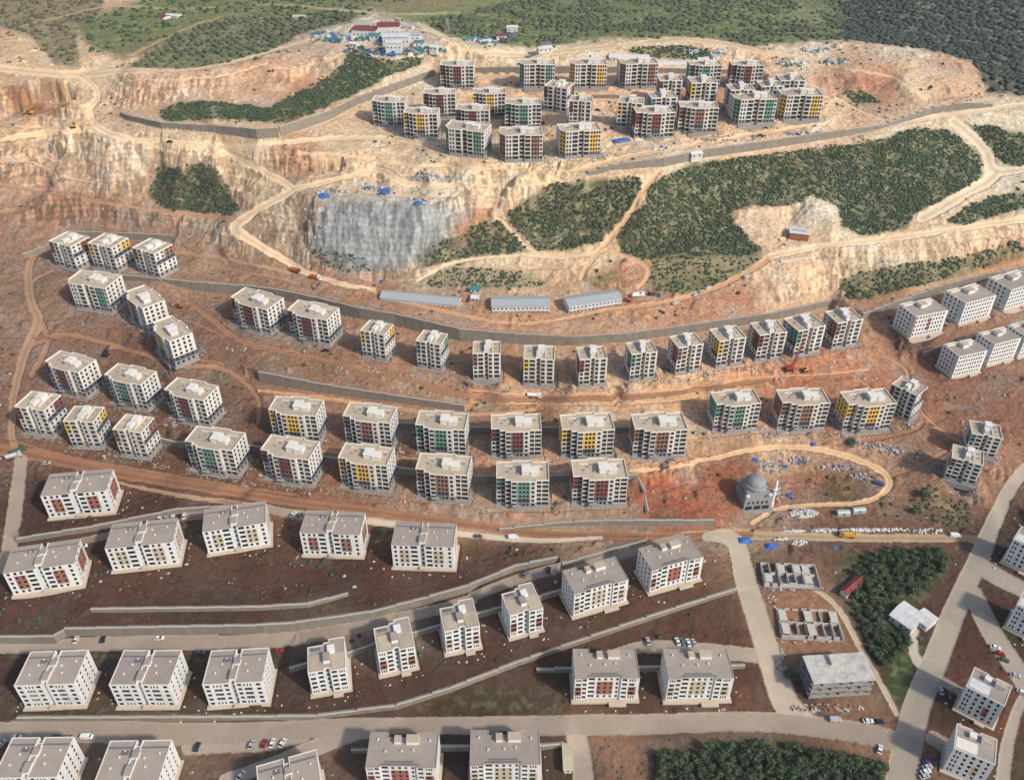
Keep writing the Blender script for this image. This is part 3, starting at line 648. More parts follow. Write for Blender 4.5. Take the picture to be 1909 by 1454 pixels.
# roads: kind (1 dirt, 2 paved), colour, points (x, y, width)
ROADS = [
 (1,(178,160,122),"30,52,2 100,36,2 190,14,3 260,14,3 330,18,2 400,14,2"),(1,(182,164,128),"470,8,2 560,13,2 640,20,3 720,26,3 790,27,3 860,24,2"),(1,(165,140,100),"255,100,5 310,72,5 360,50,4 410,34,3"),
 (1,(150,128,96),"0,38,2 60,26,2 120,10,2"),(1,(160,145,108),"880,25,2 960,40,2 1050,48,2"),
 (1,(196,165,135),"0,300,4 60,305,5 120,330,5 200,345,4"),(1,(205,175,142),"30,235,5 90,240,6 150,238,8"),(1,(208,178,145),"240,150,4 330,150,4 430,140,4 500,118,4"),
 (1,(198,165,132),"480,118,4 540,128,5 600,118,4 640,100,4"),(1,(206,176,144),"560,300,4 620,318,4 690,330,5"),(1,(200,170,140),"620,345,3 700,362,4 800,368,4 900,362,4"),
 (1,(165,130,104),"300,455,4 360,470,4 420,500,4 500,515,5 560,530,5"),(1,(160,125,100),"100,505,5 60,530,5 70,580,5"),(1,(150,115,90),"330,590,4 420,625,5 500,650,5 600,672,5"),
 (1,(168,128,98),"480,700,3 600,720,3 720,742,4 850,762,4"),(1,(198,155,118),"880,728,4 980,736,4 1100,735,4 1250,728,4 1400,706,4 1520,700,5 1620,690,5"),(1,(205,162,122),"930,752,3 1050,755,3 1200,752,4 1300,742,4"),
 (1,(170,128,96),"1640,660,5 1690,690,6 1700,740,6 1740,790,6 1800,830,5"),(1,(176,132,100),"1560,690,4 1620,720,5 1680,800,5"),(1,(200,165,130),"1220,760,4 1290,775,5 1330,800,4"),
 (1,(150,112,86),"20,820,6 120,850,6 250,875,6 400,900,6 560,925,5"),(1,(140,102,80),"60,630,5 140,640,6 200,700,5"),(1,(150,115,90),"200,648,4 330,665,4 420,680,4"),
 (1,(196,160,128),"760,508,3 850,498,3 960,502,4 1060,500,4"),(1,(206,172,138),"880,120,4 960,150,4 1100,150,5 1230,145,4 1400,148,4"),(1,(212,176,140),"860,180,4 1000,182,4 1040,205,4 1130,205,5 1180,245,4 1300,245,4"),
 (1,(212,178,142),"720,262,4 800,275,4 900,300,4 1020,300,4"),(1,(210,178,146),"1480,150,4 1540,170,4 1600,205,4 1650,225,4"),(1,(202,172,142),"1530,118,4 1600,132,4 1680,150,4 1730,190,4"),
 (1,(222,192,155),"0,128,14 60,135,14 150,140,16 240,132,10 330,132,5 420,120,5 520,92,6 580,75,5 640,52,4"),
 (1,(222,196,160),"150,140,12 178,165,12 182,185,12 168,205,13 178,232,14 215,252,14 300,263,12 400,270,10 520,266,9 640,258,8 720,258,7"),
 (1,(218,188,150),"0,262,10 80,250,10 150,248,12"),
 (1,(220,192,158),"360,272,12 430,292,14 500,325,14 545,352,14 510,375,14 470,400,16 440,425,22 480,455,18 530,485,14 580,512,12 640,530,9 700,542,7"),
 (1,(214,188,155),"545,352,12 600,342,10 680,322,12 720,320,14 760,345,12 850,348,9 960,345,8 1060,335,7 1110,322,7"),
 (1,(222,190,152),"560,285,7 650,292,7 760,308,7 860,312,6 1000,316,6 1080,316,8 1150,298,8 1250,278,8 1350,262,7 1440,245,6 1540,232,6"),
 (1,(215,188,152),"780,45,8 830,70,8 870,92,9 960,103,11 1050,96,9 1170,84,8 1270,74,8 1370,85,9 1450,103,8 1560,112,6"),
 (1,(170,135,108),"0,345,7 110,362,7 200,378,7 300,395,8 400,405,10 450,412,12"),
 (1,(212,190,160),"1909,195,8 1830,208,8 1700,226,7 1640,240,6 1600,250,4"),
 (1,(216,198,168),"1780,228,22 1810,252,20 1840,285,20 1850,315,24 1880,320,16 1940,310,12"),
 (1,(214,196,166),"1860,320,24 1840,340,22 1800,362,20 1760,385,22 1720,408,20"),
 (1,(218,194,160),"2040,378,18 1909,408,14 1800,425,12 1700,440,12 1600,452,12 1520,462,12 1440,478,14"),
 (1,(205,160,122),"1440,478,12 1390,510,10 1330,538,9 1260,560,8 1190,572,8 1130,580,7 1040,598,6 950,604,6 860,588,6 740,560,6 700,545,6"),
 (1,(210,170,132),"1230,320,8 1200,355,8 1170,405,8 1130,455,10 1100,490,8 1085,520,7"),
 (1,(215,188,155),"925,402,5 960,435,6 1000,470,7 1080,478,7 1130,465,7"),
 (1,(214,190,156),"780,525,5 850,490,6 960,478,6 1060,482,6"),
 (1,(208,165,128),"1130,465,7 1180,485,7 1210,505,8 1190,540,7"),
 (1,(162,132,106),"75,462,8 55,500,14 58,560,18 72,600,20 50,650,18 30,720,16 22,800,14 30,840,14"),
 (1,(160,125,98),"75,600,12 90,640,10 60,700,10"),
 (1,(175,140,112),"318,470,6 400,480,6 480,495,6 540,510,7"),
 (1,(158,118,92),"350,560,8 400,600,10 460,640,10 560,662,10 660,685,10 760,708,10 850,735,11 960,744,12 1080,742,12 1200,738,11 1320,722,10 1440,708,9"),
 (1,(160,122,96),"40,655,8 120,625,8 230,650,8 330,680,8 420,690,8 480,740,9 480,790,8"),
 (1,(205,158,118),"485,730,7 620,745,8 760,765,8 870,775,7 1000,765,5"),
 (1,(190,145,110),"600,840,6 760,855,8 880,862,8 1040,862,8 1180,862,8"),
 (1,(214,178,138),"1180,878,8 1240,872,8 1330,855,9 1410,838,11 1500,834,13 1570,848,13 1630,870,13 1658,895,14 1645,922,12 1600,938,9 1520,942,8 1450,950,9 1405,975,10"),
 (1,(165,122,95),"1658,892,8 1720,865,7 1790,830,6"), (1,(150,112,88),"1560,830,6 1660,815,6 1720,790,7 1700,740,8"),
 (1,(150,110,85),"-60,832,22 40,845,24 150,868,22 260,890,20 400,912,20 540,935,18 700,955,18 850,975,16 1000,995,16 1200,1000,16 1330,998,14 1400,996,14"),
 (1,(178,146,116),"160,885,5 300,918,7 450,940,10 560,955,8 700,968,8 850,985,7 950,998,8 1100,1003,8 1280,995,7 1400,988,7"),
 (1,(172,148,120),"1340,1000,18 1480,1000,16 1600,1003,16 1760,1004,16 1830,1008,14"),
 (1,(190,172,148),"1500,1085,6 1560,1130,10 1600,1200,10 1640,1270,10 1672,1330,10"),
 (2,(160,145,128),"40,860,22 30,940,26 18,1020,26 5,1060,16"),
 (2,(158,142,126),"345,955,12 480,948,14 560,962,14 640,968,8"), (2,(200,184,160),"690,972,12 780,985,12 900,1000,10 1010,1008,8 1120,1003,6"),
 (2,(140,118,102),"150,1010,10 260,985,10 350,962,14 440,958,14"),
 (2,(150,136,122),"-80,1210,14 60,1206,20 200,1200,26 330,1198,26 480,1196,26 600,1182,22 700,1160,20 800,1140,18 880,1118,18"),
 (2,(150,136,122),"880,1112,14 960,1082,16 1050,1056,16 1130,1040,18 1210,1018,14 1270,1000,8"),
 (2,(152,138,124),"-80,1385,34 0,1365,34 150,1362,40 300,1368,42 480,1365,36 640,1355,30 800,1352,28 1000,1352,34 1200,1350,36 1380,1345,34 1480,1350,36 1600,1365,36 1665,1380,34 1700,1385,30"),
 (2,(160,144,128),"500,1425,14 560,1400,20 640,1372,22 720,1360,20"), (2,(160,146,130),"352,1395,24 420,1390,26 500,1385,26 570,1375,14"),
 (2,(158,146,132),"420,1454,20 520,1420,24 600,1392,24 660,1372,16"),
 (2,(176,162,142),"1318,1001,16 1352,1001,26 1376,1020,32 1390,1080,38 1415,1160,40 1440,1240,44 1465,1310,46 1500,1345,40"),
 (2,(160,146,130),"1115,1230,14 1200,1206,20 1300,1212,26 1410,1222,24"), (2,(165,150,134),"1075,1375,36 1085,1420,36 1090,1500,40"),
 (2,(158,148,132),"2040,790,26 1909,880,24 1860,960,28 1826,1040,36 1780,1140,42 1745,1230,46 1712,1310,50 1690,1400,54 1672,1500,56"),
 (2,(160,148,134),"1822,1050,30 1860,1075,30 1909,1100,26"), (2,(160,148,134),"1815,1110,34 1850,1180,34 1890,1240,34 1950,1330,34"),
 (2,(160,148,134),"1950,1270,18 1909,1300,18 1880,1380,22 1868,1470,26"), (2,(150,138,122),"1750,1266,14 1775,1280,14 1800,1296,12"),
 (2,(178,168,152),"1705,1165,16 1704,1215,16 1722,1245,18 1740,1260,16"), (2,(160,146,130),"1738,1375,24 1770,1395,24"),
]

def c3(c): return np.array(srgb(*c), np.float32)
def build_map():
    # soil colour: gaussian-weighted blend of the traced samples on a coarse lattice
    st = 6
    xs = np.arange(RX0, RX1 + st, st); yy = np.arange(RY0, RY1 + st, st)
    X, Y = np.meshgrid(xs, yy)
    wx = X + 26 * (fbm(X / 40.0, Y / 24.0, 3, 5) - .5); wy = Y + 18 * (fbm(X / 40.0, Y / 24.0, 3, 9) - .5)
    acc = np.zeros(X.shape + (3,), np.float32); ws = np.zeros(X.shape, np.float32)
    for x, y, r, g, b in SOIL:
        d2 = ((wx - x) ** 2 + ((wy - y) * 1.5) ** 2)
        w = 1.0 / (d2 + 180.0) ** 1.9
        acc += w[..., None] * c3((r, g, b)); ws += w
    acc /= ws[..., None]
    iy = (np.arange(RH) / st); ix = (np.arange(RW) / st)
    y0 = iy.astype(int); x0 = ix.astype(int); fy = (iy - y0)[:, None, None]; fx = (ix - x0)[None, :, None]
    A = acc[y0][:, x0] * (1 - fx) + acc[y0][:, x0 + 1] * fx
    Bq = acc[y0 + 1][:, x0] * (1 - fx) + acc[y0 + 1][:, x0 + 1] * fx
    nat = (A * (1 - fy) + Bq * fy).astype(np.float32)
    veg = np.zeros((RH, RW), np.float32); vid = np.full((RH, RW), -1, np.int8)
    for c, s, fe, P in GREEN:
        (a, b, c0, d), m = poly_mask(P, fe); m = m * s
        nat[a:b, c0:d] = nat[a:b, c0:d] * (1 - m[..., None]) + c3(c) * m[..., None]
        np.maximum(veg[a:b, c0:d], m * .55, out=veg[a:b, c0:d])
    for i, (nm, lab, den, rad, c, s, P) in enumerate(VEG):
        (a, b, c0, d), m = poly_mask(P, 3)
        vid[a:b, c0:d][m > .5] = i
        m = m * s * .85
        nat[a:b, c0:d] = nat[a:b, c0:d] * (1 - m[..., None]) + c3(c) * m[..., None]
        np.maximum(veg[a:b, c0:d], m, out=veg[a:b, c0:d])
    scree = np.zeros((RH, RW), np.float32)
    (a, b, c0, d), m = poly_mask(rows('600,378 650,372 800,376 850,384 900,400 850,420 832,450 790,485 720,505 650,510 590,480 575,455 590,420'), 12)
    scree[a:b, c0:d] = m
    dirt = np.zeros((RH, RW), np.float32); dcol = np.zeros((RH, RW, 3), np.float32)
    paved = np.zeros((RH, RW), np.float32); pcol = np.zeros((RH, RW, 3), np.float32); kerb = np.zeros((RH, RW), np.float32)
    for k, c, s in ROADS:
        P = rows(s)
        (a, b, c0, d), m = line_mask(P, 2.2 if k == 1 else 1.0)
        if k == 1:
            T = dirt[a:b, c0:d]; up = m > T
            dcol[a:b, c0:d][up] = c3(c); np.maximum(T, m, out=T)
            if max(p[2] for p in P) >= 7:      # a worn, darker strip between the wheel tracks
                (a3, b3, e3, d3), m3 = line_mask([(x, y, w * .28) for x, y, w in P], 1.2)
                dcol[a3:b3, e3:d3] *= (1 - .2 * m3[..., None])
        else:
            (a2, b2, e0, d2), m2 = line_mask([(x, y, w + 3.0) for x, y, w in P], 1.0)
            np.maximum(kerb[a2:b2, e0:d2], m2, out=kerb[a2:b2, e0:d2])
            T = paved[a:b, c0:d]; up = m > T
            pcol[a:b, c0:d][up] = c3(c); np.maximum(T, m, out=T)
    return nat, veg, vid, dirt, dcol, paved, pcol, kerb, scree
NAT, VEGM, VID, DIRT, DCOL, PAVED, PCOL, KERB, SCREE = build_map()

def lookup(A, px, py):
    ix = np.clip((px - RX0).astype(int), 0, RW - 1); iy = np.clip((py - RY0).astype(int), 0, RH - 1)
    return A[iy, ix]
PX0, PY0 = proj(GX, GY, GZ)
wob = 9.0
WX = PX0 + wob * (fbm(GX / 9, GY / 9, 3, 21) - .5); WY = PY0 + wob * .8 * (fbm(GX / 9, GY / 9, 3, 31) - .5)
SX = PX0 + 3 * (fbm(GX / 3, GY / 3, 2, 41) - .5); SY = PY0 + 3 * (fbm(GX / 3, GY / 3, 2, 51) - .5)
nat = lookup(NAT, WX, WY); veg = lookup(VEGM, WX, WY); vid = lookup(VID, WX, WY)
dirt = lookup(DIRT, SX, SY); dcol = lookup(DCOL, SX, SY)
paved = lookup(PAVED, PX0, PY0); pcol = lookup(PCOL, PX0, PY0); kerb = lookup(KERB, PX0, PY0) * (1 - paved)
road = np.maximum(np.maximum(dirt, paved), kerb)

# ------------------------------------------------------------------ relief
dzdy = np.gradient(GZ, axis=0) / np.maximum(np.gradient(GY, axis=0), 1e-3)
dzdx = np.gradient(GZ, axis=1) / np.maximum(np.gradient(GX, axis=1), 1e-3)
slope = np.hypot(dzdx, dzdy)
def blur(A, k, n=2):
    for _ in range(n):
        for ax in (0, 1):
            c = np.cumsum(np.concatenate([np.repeat(A.take([0], ax), k + 1, ax), A, np.repeat(A.take([-1], ax), k, ax)], ax), axis=ax)
            nn = A.shape[ax]
            A = (c.take(np.arange(2 * k + 1, 2 * k + 1 + nn), ax) - c.take(np.arange(0, nn), ax)) / (2 * k + 1)
    return A
keep = np.zeros(GZ.shape)                                   # walls and pads stay crisp
for p in PADS:
    m = np.ones(1)
    y0, y1 = p[:, 1].min() - 1, p[:, 1].max() + 1
    r0, r1 = np.searchsorted(YR, y0), np.searchsorted(YR, y1)
    X, Y = GX[r0:r1], GY[r0:r1]; ins = np.ones(X.shape, bool)
    for i in range(4):
        a, b = p[i], p[(i + 1) % 4]; L = math.hypot(*(b - a))
        ins &= ((b[0] - a[0]) * (Y - a[1]) - (b[1] - a[1]) * (X - a[0])) / L > -0.6
    keep[r0:r1][ins] = 1
wallz = np.zeros(GZ.shape)
for name, nm, lab, pts in WALLS:
    P = [at(x, y, e) for x, y, e, h in pts]
    for a, b in zip(P[:-1], P[1:]):
        y0, y1 = min(a.y, b.y) - 7, max(a.y, b.y) + 9
        r0, r1 = np.searchsorted(YR, y0), np.searchsorted(YR, y1)
        X, Y = GX[r0:r1], GY[r0:r1]; dx, dy = b.x - a.x, b.y - a.y; L2 = dx * dx + dy * dy
        t = np.clip(((X - a.x) * dx + (Y - a.y) * dy) / L2, 0, 1)
        d = np.hypot(X - a.x - t * dx, Y - a.y - t * dy)
        np.maximum(wallz[r0:r1], np.clip((6 - d) / 3, 0, 1), out=wallz[r0:r1])
flat = np.maximum(keep, wallz)
sm = blur(GZ, 4, 2)
GZ = GZ * flat + sm * (1 - flat)
for px_, py_, e_, rx_, ry_, fl_ in ((84, 178, 102, 21, 17, 91), (92, 283, 80, 13, 12, 68), (20, 205, 95, 10, 12, 89), (600, 300, 88, 16, 9, 79)):   # dug pits, open to the front
    q = at(px_, py_, e_); e2 = ((GX - q.x) / rx_) ** 2 + ((GY - q.y) / ry_) ** 2 + .5 * (fbm(GX / 6, GY / 6, 3, 181) - .5)
    t_ = np.clip((1.12 - e2) / .24, 0, 1) * (GY < 900) * (1 - dirt * .8)
    GZ = np.minimum(GZ, GZ * (1 - t_) + fl_ * t_)
slope = np.hypot(np.gradient(GZ, axis=1) / np.maximum(np.gradient(GX, axis=1), 1e-3), np.gradient(GZ, axis=0) / np.maximum(np.gradient(GY, axis=0), 1e-3))
cliff = np.clip((blur(slope, 2, 1) - 0.38) / 0.5, 0, 1) * (1 - flat) * (1 - road * .7) * (1 - veg * .9)
wx = GX + 9 * (fbm(GX / 16, GY / 16, 4, 61) - .5)
gul = 1 - np.abs(2 * fbm(wx / 4.5, GY / 9, 4, 71) - 1) * 1.6
gul2 = fbm(wx / 2.2, GY / 9, 3, 81) - .5
rough = (1 - road) * (1 - keep) * (1 - wallz * .8)
GZ = GZ + cliff * (1.3 * (gul - .5) + 1.3 * gul2)
GZ = GZ + cliff * 1.0 * np.sin(GZ * 6.283 / 6.5 + 5 * fbm(GX / 30, GY / 30, 3, 151))
far = np.clip((GY - 250) / 500, 0, 1)
GZ = GZ + rough * ((0.5 + 1.6 * far) * (fbm(GX / 12, GY / 12, 4, 91) - .5) + 0.5 * (fbm(GX / 2.4, GY / 2.4, 3, 95) - .5) * (1 + far))
mounds = np.clip(fbm(GX / 7, GY / 7, 2, 99) - .62, 0, 1) * 7 * (1 - veg)
chop = np.abs(fbm(GX / 3.6, GY / 3.2, 3, 141) - .5) * 2
GZ = GZ + rough * (1 - veg) * (1.3 * cliff + .35) * (.5 - chop) * 1.1
GZ = GZ + rough * mounds * (GY > 285)
GZ = GZ - kerb * 0 + 0.12 * np.clip(kerb * 1.6, 0, 1)

# colour per vertex: soil, rock, gravel, dirt, plus dimmer foreground light painted into the near ground
n1 = fbm(GX / 16, GY / 11, 4, 101); n2 = fbm(GX / 2.6, GY / 2.6, 4, 111); n3 = fbm(wx / 2.0, GY / 6.5, 4, 121)
lum = (nat @ np.array([.3, .6, .1], np.float32))
col = nat * .86 + .14 * lum[..., None] * np.array([1.06, 1.0, .94])
col = col * np.array([.96, .945, .865])
pale = np.stack([lum * 1.30, lum * 1.17, lum * .97], -1); redd = np.stack([lum * 1.10, lum * .74, lum * .48], -1)
a = np.clip((n1 - .54) * 2.8, 0, .4)[..., None] * (1 - veg[..., None]); col = col * (1 - a) + pale * a
a = np.clip((.46 - n1) * 3.0, 0, .45)[..., None] * (1 - veg[..., None]); col = col * (1 - a) + redd * a
a = np.clip((n3 - .5) * 3.5, -.6, .6) * cliff
col = col * (1 + np.clip(a, -.42, .3))[..., None]
a = (np.clip((.46 - n3) * 4, 0, .6) * cliff)[..., None]; col = col * (1 - a) + redd * .85 * a
col = col * (1 + (n2 - .5) * .55)[..., None]
a = (np.clip((n2 - .53) * 6, 0, .7) * veg * (1 - road))[..., None]; col = col * (1 - a) + a * c3((150, 150, 112))
scr = lookup(SCREE, WX, WY)[..., None] * .85; lm = (col @ np.array([.3, .6, .1]))[..., None]
col = col * (1 - scr) + np.clip(lm * .86, .12, .42) * np.array([.97, 1.01, 1.02]) * scr
col = col * (1 - .22 * np.clip((330 - GY) / 60, 0, 1) - .0)[..., None]  # near ground darkened in its colour to imitate dimmer foreground light
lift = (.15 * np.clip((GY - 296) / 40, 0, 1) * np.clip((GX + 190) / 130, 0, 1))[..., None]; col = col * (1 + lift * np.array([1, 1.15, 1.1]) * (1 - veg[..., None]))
st_ = np.sin(GZ * 6.283 / 3.1 + 7 * fbm(GX / 22, GY / 22, 3, 161)) * cliff * (.5 + fbm(GX / 12, GY / 12, 2, 171)); col = col * (1 + .13 * st_[..., None] * np.array([1.1, 1.0, .85]))
col = np.clip(col, .008, .9)
dc = dcol * (1 + (n2 - .5) * .22 + (n1 - .5) * .25)[..., None]
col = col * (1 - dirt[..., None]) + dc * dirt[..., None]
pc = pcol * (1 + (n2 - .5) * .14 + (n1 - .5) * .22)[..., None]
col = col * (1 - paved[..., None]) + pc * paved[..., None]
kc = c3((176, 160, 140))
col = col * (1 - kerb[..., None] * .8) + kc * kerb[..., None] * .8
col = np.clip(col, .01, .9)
stony = (1 - road) * (1 - veg * .6) * (1 - keep) * np.clip((GY - 230) / 120, .25, 1)

def ground_material():
    m = bpy.data.materials.new("ground"); m.use_nodes = True
    nt = m.node_tree; N = nt.nodes; L = nt.links; b = N["Principled BSDF"]
    b.inputs["Roughness"].default_value = .95; b.inputs["Specular IOR Level"].default_value = .1
    at_ = N.new("ShaderNodeAttribute"); at_.attribute_name = "soil"
    st_ = N.new("ShaderNodeAttribute"); st_.attribute_name = "stony"
    geo = N.new("ShaderNodeNewGeometry")
    nz = N.new("ShaderNodeTexNoise"); nz.inputs["Scale"].default_value = .55; nz.inputs["Detail"].default_value = 8; nz.inputs["Roughness"].default_value = .75
    L.new(geo.outputs["Position"], nz.inputs["Vector"])
    mr = N.new("ShaderNodeMapRange"); mr.inputs[1].default_value = .3; mr.inputs[2].default_value = .7; mr.inputs[3].default_value = .52; mr.inputs[4].default_value = 1.42
    L.new(nz.outputs[0], mr.inputs[0])
    # amount of mottling grows with stoniness
    mm = N.new("ShaderNodeMix"); mm.data_type = 'FLOAT'; L.new(st_.outputs["Fac"], mm.inputs[0])
    mm2 = N.new("ShaderNodeMapRange"); mm2.inputs[1].default_value = .3; mm2.inputs[2].default_value = .7; mm2.inputs[3].default_value = .93; mm2.inputs[4].default_value = 1.07
    L.new(nz.outputs[0], mm2.inputs[0]); L.new(mm2.outputs[0], mm.inputs[2]); L.new(mr.outputs[0], mm.inputs[3])
    sc = N.new("ShaderNodeVectorMath"); sc.operation = 'SCALE'; L.new(at_.outputs["Color"], sc.inputs[0]); L.new(mm.outputs[0], sc.inputs["Scale"])
    vo = N.new("ShaderNodeTexVoronoi"); vo.inputs["Scale"].default_value = .62; vo.inputs["Randomness"].default_value = 1
    L.new(geo.outputs["Position"], vo.inputs["Vector"])
    vr = N.new("ShaderNodeMapRange"); vr.inputs[1].default_value = .30; vr.inputs[2].default_value = .12; vr.inputs[3].default_value = 0; vr.inputs[4].default_value = 1
    L.new(vo.outputs["Distance"], vr.inputs[0])
    n4 = N.new("ShaderNodeTexNoise"); n4.inputs["Scale"].default_value = .06; n4.inputs["Detail"].default_value = 4
    L.new(geo.outputs["Position"], n4.inputs["Vector"])
    n4r = N.new("ShaderNodeMapRange"); n4r.inputs[1].default_value = .48; n4r.inputs[2].default_value = .62; L.new(n4.outputs[0], n4r.inputs[0])
    m1 = N.new("ShaderNodeMath"); m1.operation = 'MULTIPLY'; L.new(vr.outputs[0], m1.inputs[0]); L.new(n4r.outputs[0], m1.inputs[1])
    m2 = N.new("ShaderNodeMath"); m2.operation = 'MULTIPLY'; L.new(m1.outputs[0], m2.inputs[0]); L.new(st_.outputs["Fac"], m2.inputs[1])
    m3 = N.new("ShaderNodeMath"); m3.operation = 'MULTIPLY'; m3.inputs[1].default_value = .3; L.new(m2.outputs[0], m3.inputs[0])
    mx = N.new("ShaderNodeMix"); mx.data_type = 'RGBA'; L.new(m3.outputs[0], mx.inputs[0]); L.new(sc.outputs[0], mx.inputs[6]); mx.inputs[7].default_value = (.50, .44, .37, 1)
    L.new(mx.outputs[2], b.inputs["Base Color"])
    bp = N.new("ShaderNodeBump"); bp.inputs["Strength"].default_value = 1.0; bp.inputs["Distance"].default_value = 1.6
    bm = N.new("ShaderNodeMath"); bm.operation = 'MULTIPLY'; L.new(nz.outputs[0], bm.inputs[0]); L.new(st_.outputs["Fac"], bm.inputs[1])
    L.new(bm.outputs[0], bp.inputs["Height"]); L.new(bp.outputs[0], b.inputs["Normal"])
    return m
GM = ground_material()

def grid_object(name, fmask):
    """faces of the terrain grid selected by fmask, as one mesh"""
    r, c = np.nonzero(fmask)
    q = np.stack([r * NU + c, r * NU + c + 1, (r + 1) * NU + c + 1, (r + 1) * NU + c], 1)
    used, inv = np.unique(q, return_inverse=True); q = inv.reshape(-1, 4)
    co = np.stack([GX.ravel()[used], GY.ravel()[used], GZ.ravel()[used]], 1).astype(np.float32)
    me = bpy.data.meshes.new(name)
    me.vertices.add(len(co)); me.vertices.foreach_set("co", co.ravel())
    me.loops.add(q.size); me.loops.foreach_set("vertex_index", q.ravel().astype(np.int32))
    me.polygons.add(len(q)); me.polygons.foreach_set("loop_start", np.arange(0, q.size, 4, dtype=np.int32)); me.polygons.foreach_set("loop_total", np.full(len(q), 4, np.int32))
    me.polygons.foreach_set("use_smooth", np.ones(len(q), bool))
    me.update(calc_edges=True)
    ca = me.attributes.new("soil", 'FLOAT_COLOR', 'POINT')
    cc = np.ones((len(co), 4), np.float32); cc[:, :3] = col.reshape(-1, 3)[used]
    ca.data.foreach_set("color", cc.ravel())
    sa = me.attributes.new("stony", 'FLOAT', 'POINT'); sa.data.foreach_set("value", stony.ravel()[used].astype(np.float32))
    me.materials.append(GM)
    return tag(new_obj(name, me), kind='structure')
pf = (np.maximum(paved, kerb)[:-1, :-1] > .5); df = (dirt[:-1, :-1] > .5) & ~pf
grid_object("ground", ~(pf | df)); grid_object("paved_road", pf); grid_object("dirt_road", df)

def hz(x, y):
    """terrain height at world x, y"""
    r = int(np.searchsorted(YR, y)) - 1
    r = max(0, min(NV - 2, r)); fy = (y - YR[r]) / (YR[r + 1] - YR[r])
    u = (x / HW(y) + 1) / 2 * (NU - 1); c = int(max(0, min(NU - 2, math.floor(u)))); fx = min(1, max(0, u - c))
    return float((GZ[r, c] * (1 - fx) + GZ[r, c + 1] * fx) * (1 - fy) + (GZ[r + 1, c] * (1 - fx) + GZ[r + 1, c + 1] * fx) * fy)
def hit(px, py):
    """point where the photo pixel meets the terrain"""
    u = (px - CX) / F; v = (py - CY) / F
    d = Vector((u, cp - v * sp, -sp - v * cp)); t = 150.0; o = Vector((0, 0, CAMH))
    while t < 3000:
        p = o + d * t
        if p.z <= hz(p.x, p.y):
            lo, hi = t - 2.0, t
            for _ in range(14):
                m = (lo + hi) / 2; p = o + d * m
                if p.z <= hz(p.x, p.y): hi = m
                else: lo = m
            p = o + d * hi
            return Vector((p.x, p.y, hz(p.x, p.y)))
        t += 2.0
    return o + d * t

# ------------------------------------------------------------------ retaining walls
def wall_obj(label, pts):
    P = [at(x, y, e) for x, y, e, h in pts]
    # densify, step the top every few metres as cast bays
    Q = []
    for i in range(len(P) - 1):
        n = max(1, int((P[i + 1] - P[i]).length / 7))
        for k in range(n):
            t = k / n
            Q.append((P[i].lerp(P[i + 1], t), pts[i][3] * (1 - t) + pts[i + 1][3] * t))
    Q.append((P[-1], pts[-1][3]))
    w, cpb = MB(), MB()
    nrm = []
    for i in range(len(Q)):
        a = Q[max(i - 1, 0)][0]; b = Q[min(i + 1, len(Q) - 1)][0]; d = b - a; d.z = 0; d.normalize(); nrm.append(Vector((-d.y, d.x, 0)))
    for i in range(len(Q) - 1):
        (a, ha), (b, hb) = Q[i], Q[i + 1]; na, nb = nrm[i], nrm[i + 1]
        top = (a.z + ha + b.z + hb) / 2 + .1 + (0.2 if i % 2 else 0.0); base = min(a.z, b.z) - 3.5
        fa, fb = a - na * .1, b - nb * .1; ra, rb = a + na * 1.35, b + nb * 1.35
        def quad(lo, hi, f0, f1, r0, r1, mb, mi):
            v = [(f0.x, f0.y, lo), (f1.x, f1.y, lo), (r1.x, r1.y, lo), (r0.x, r0.y, lo), (f0.x, f0.y, hi), (f1.x, f1.y, hi), (r1.x, r1.y, hi), (r0.x, r0.y, hi)]
            n = len(mb.v); mb.v.extend(v)
            for q in ((0, 3, 2, 1), (4, 5, 6, 7), (0, 1, 5, 4), (1, 2, 6, 5), (2, 3, 7, 6), (3, 0, 4, 7)):
                mb.f.append(tuple(n + k for k in q)); mb.m.append(mi)
        quad(base, top, fa, fb, ra, rb, w, 0)
        quad(top + .003, top + .3, fa - na * .12, fb - nb * .12, a + na * .45, b + nb * .45, cpb, 0)
    o = w.build("retaining_wall", [M['wallc']])
    tag(o, label, "retaining wall", "concrete retaining walls on the terraced hill")
    cpb.build("coping", [M['cap']], o)
for name, nm, lab, pts in WALLS: wall_obj(lab, pts)
# ------------------------------------------------------------------ blocks of flats
FH = 2.85
def unit_window(big=False):
    mb = MB(); f = .05 if not big else .035
    mb.box(0, -.05, 0, 1, .0, f, 1); mb.box(0, -.05, 1 - f, 1, .0, 1, 1)
    mb.box(0, -.05, f, f, .0, 1 - f, 1); mb.box(1 - f, -.05, f, 1, .0, 1 - f, 1)
    mb.box(f, -.02, f, 1 - f, .0, 1 - f, 0)
    return mb.mesh("window", [M['glass'], M['frame']])
WIN = unit_window(); WINB = unit_window(True)
def unit_balcony(m):
    mb = MB(); mb.box(0, -.16, -.14, 1, .0, .1, 0); mb.box(0, -.07, .98, 1, -.02, 1.05, 0)
    return mb.mesh("balcony", [m])
BALW = unit_balcony(M['offwhite']); BALF = unit_balcony(M['white'])

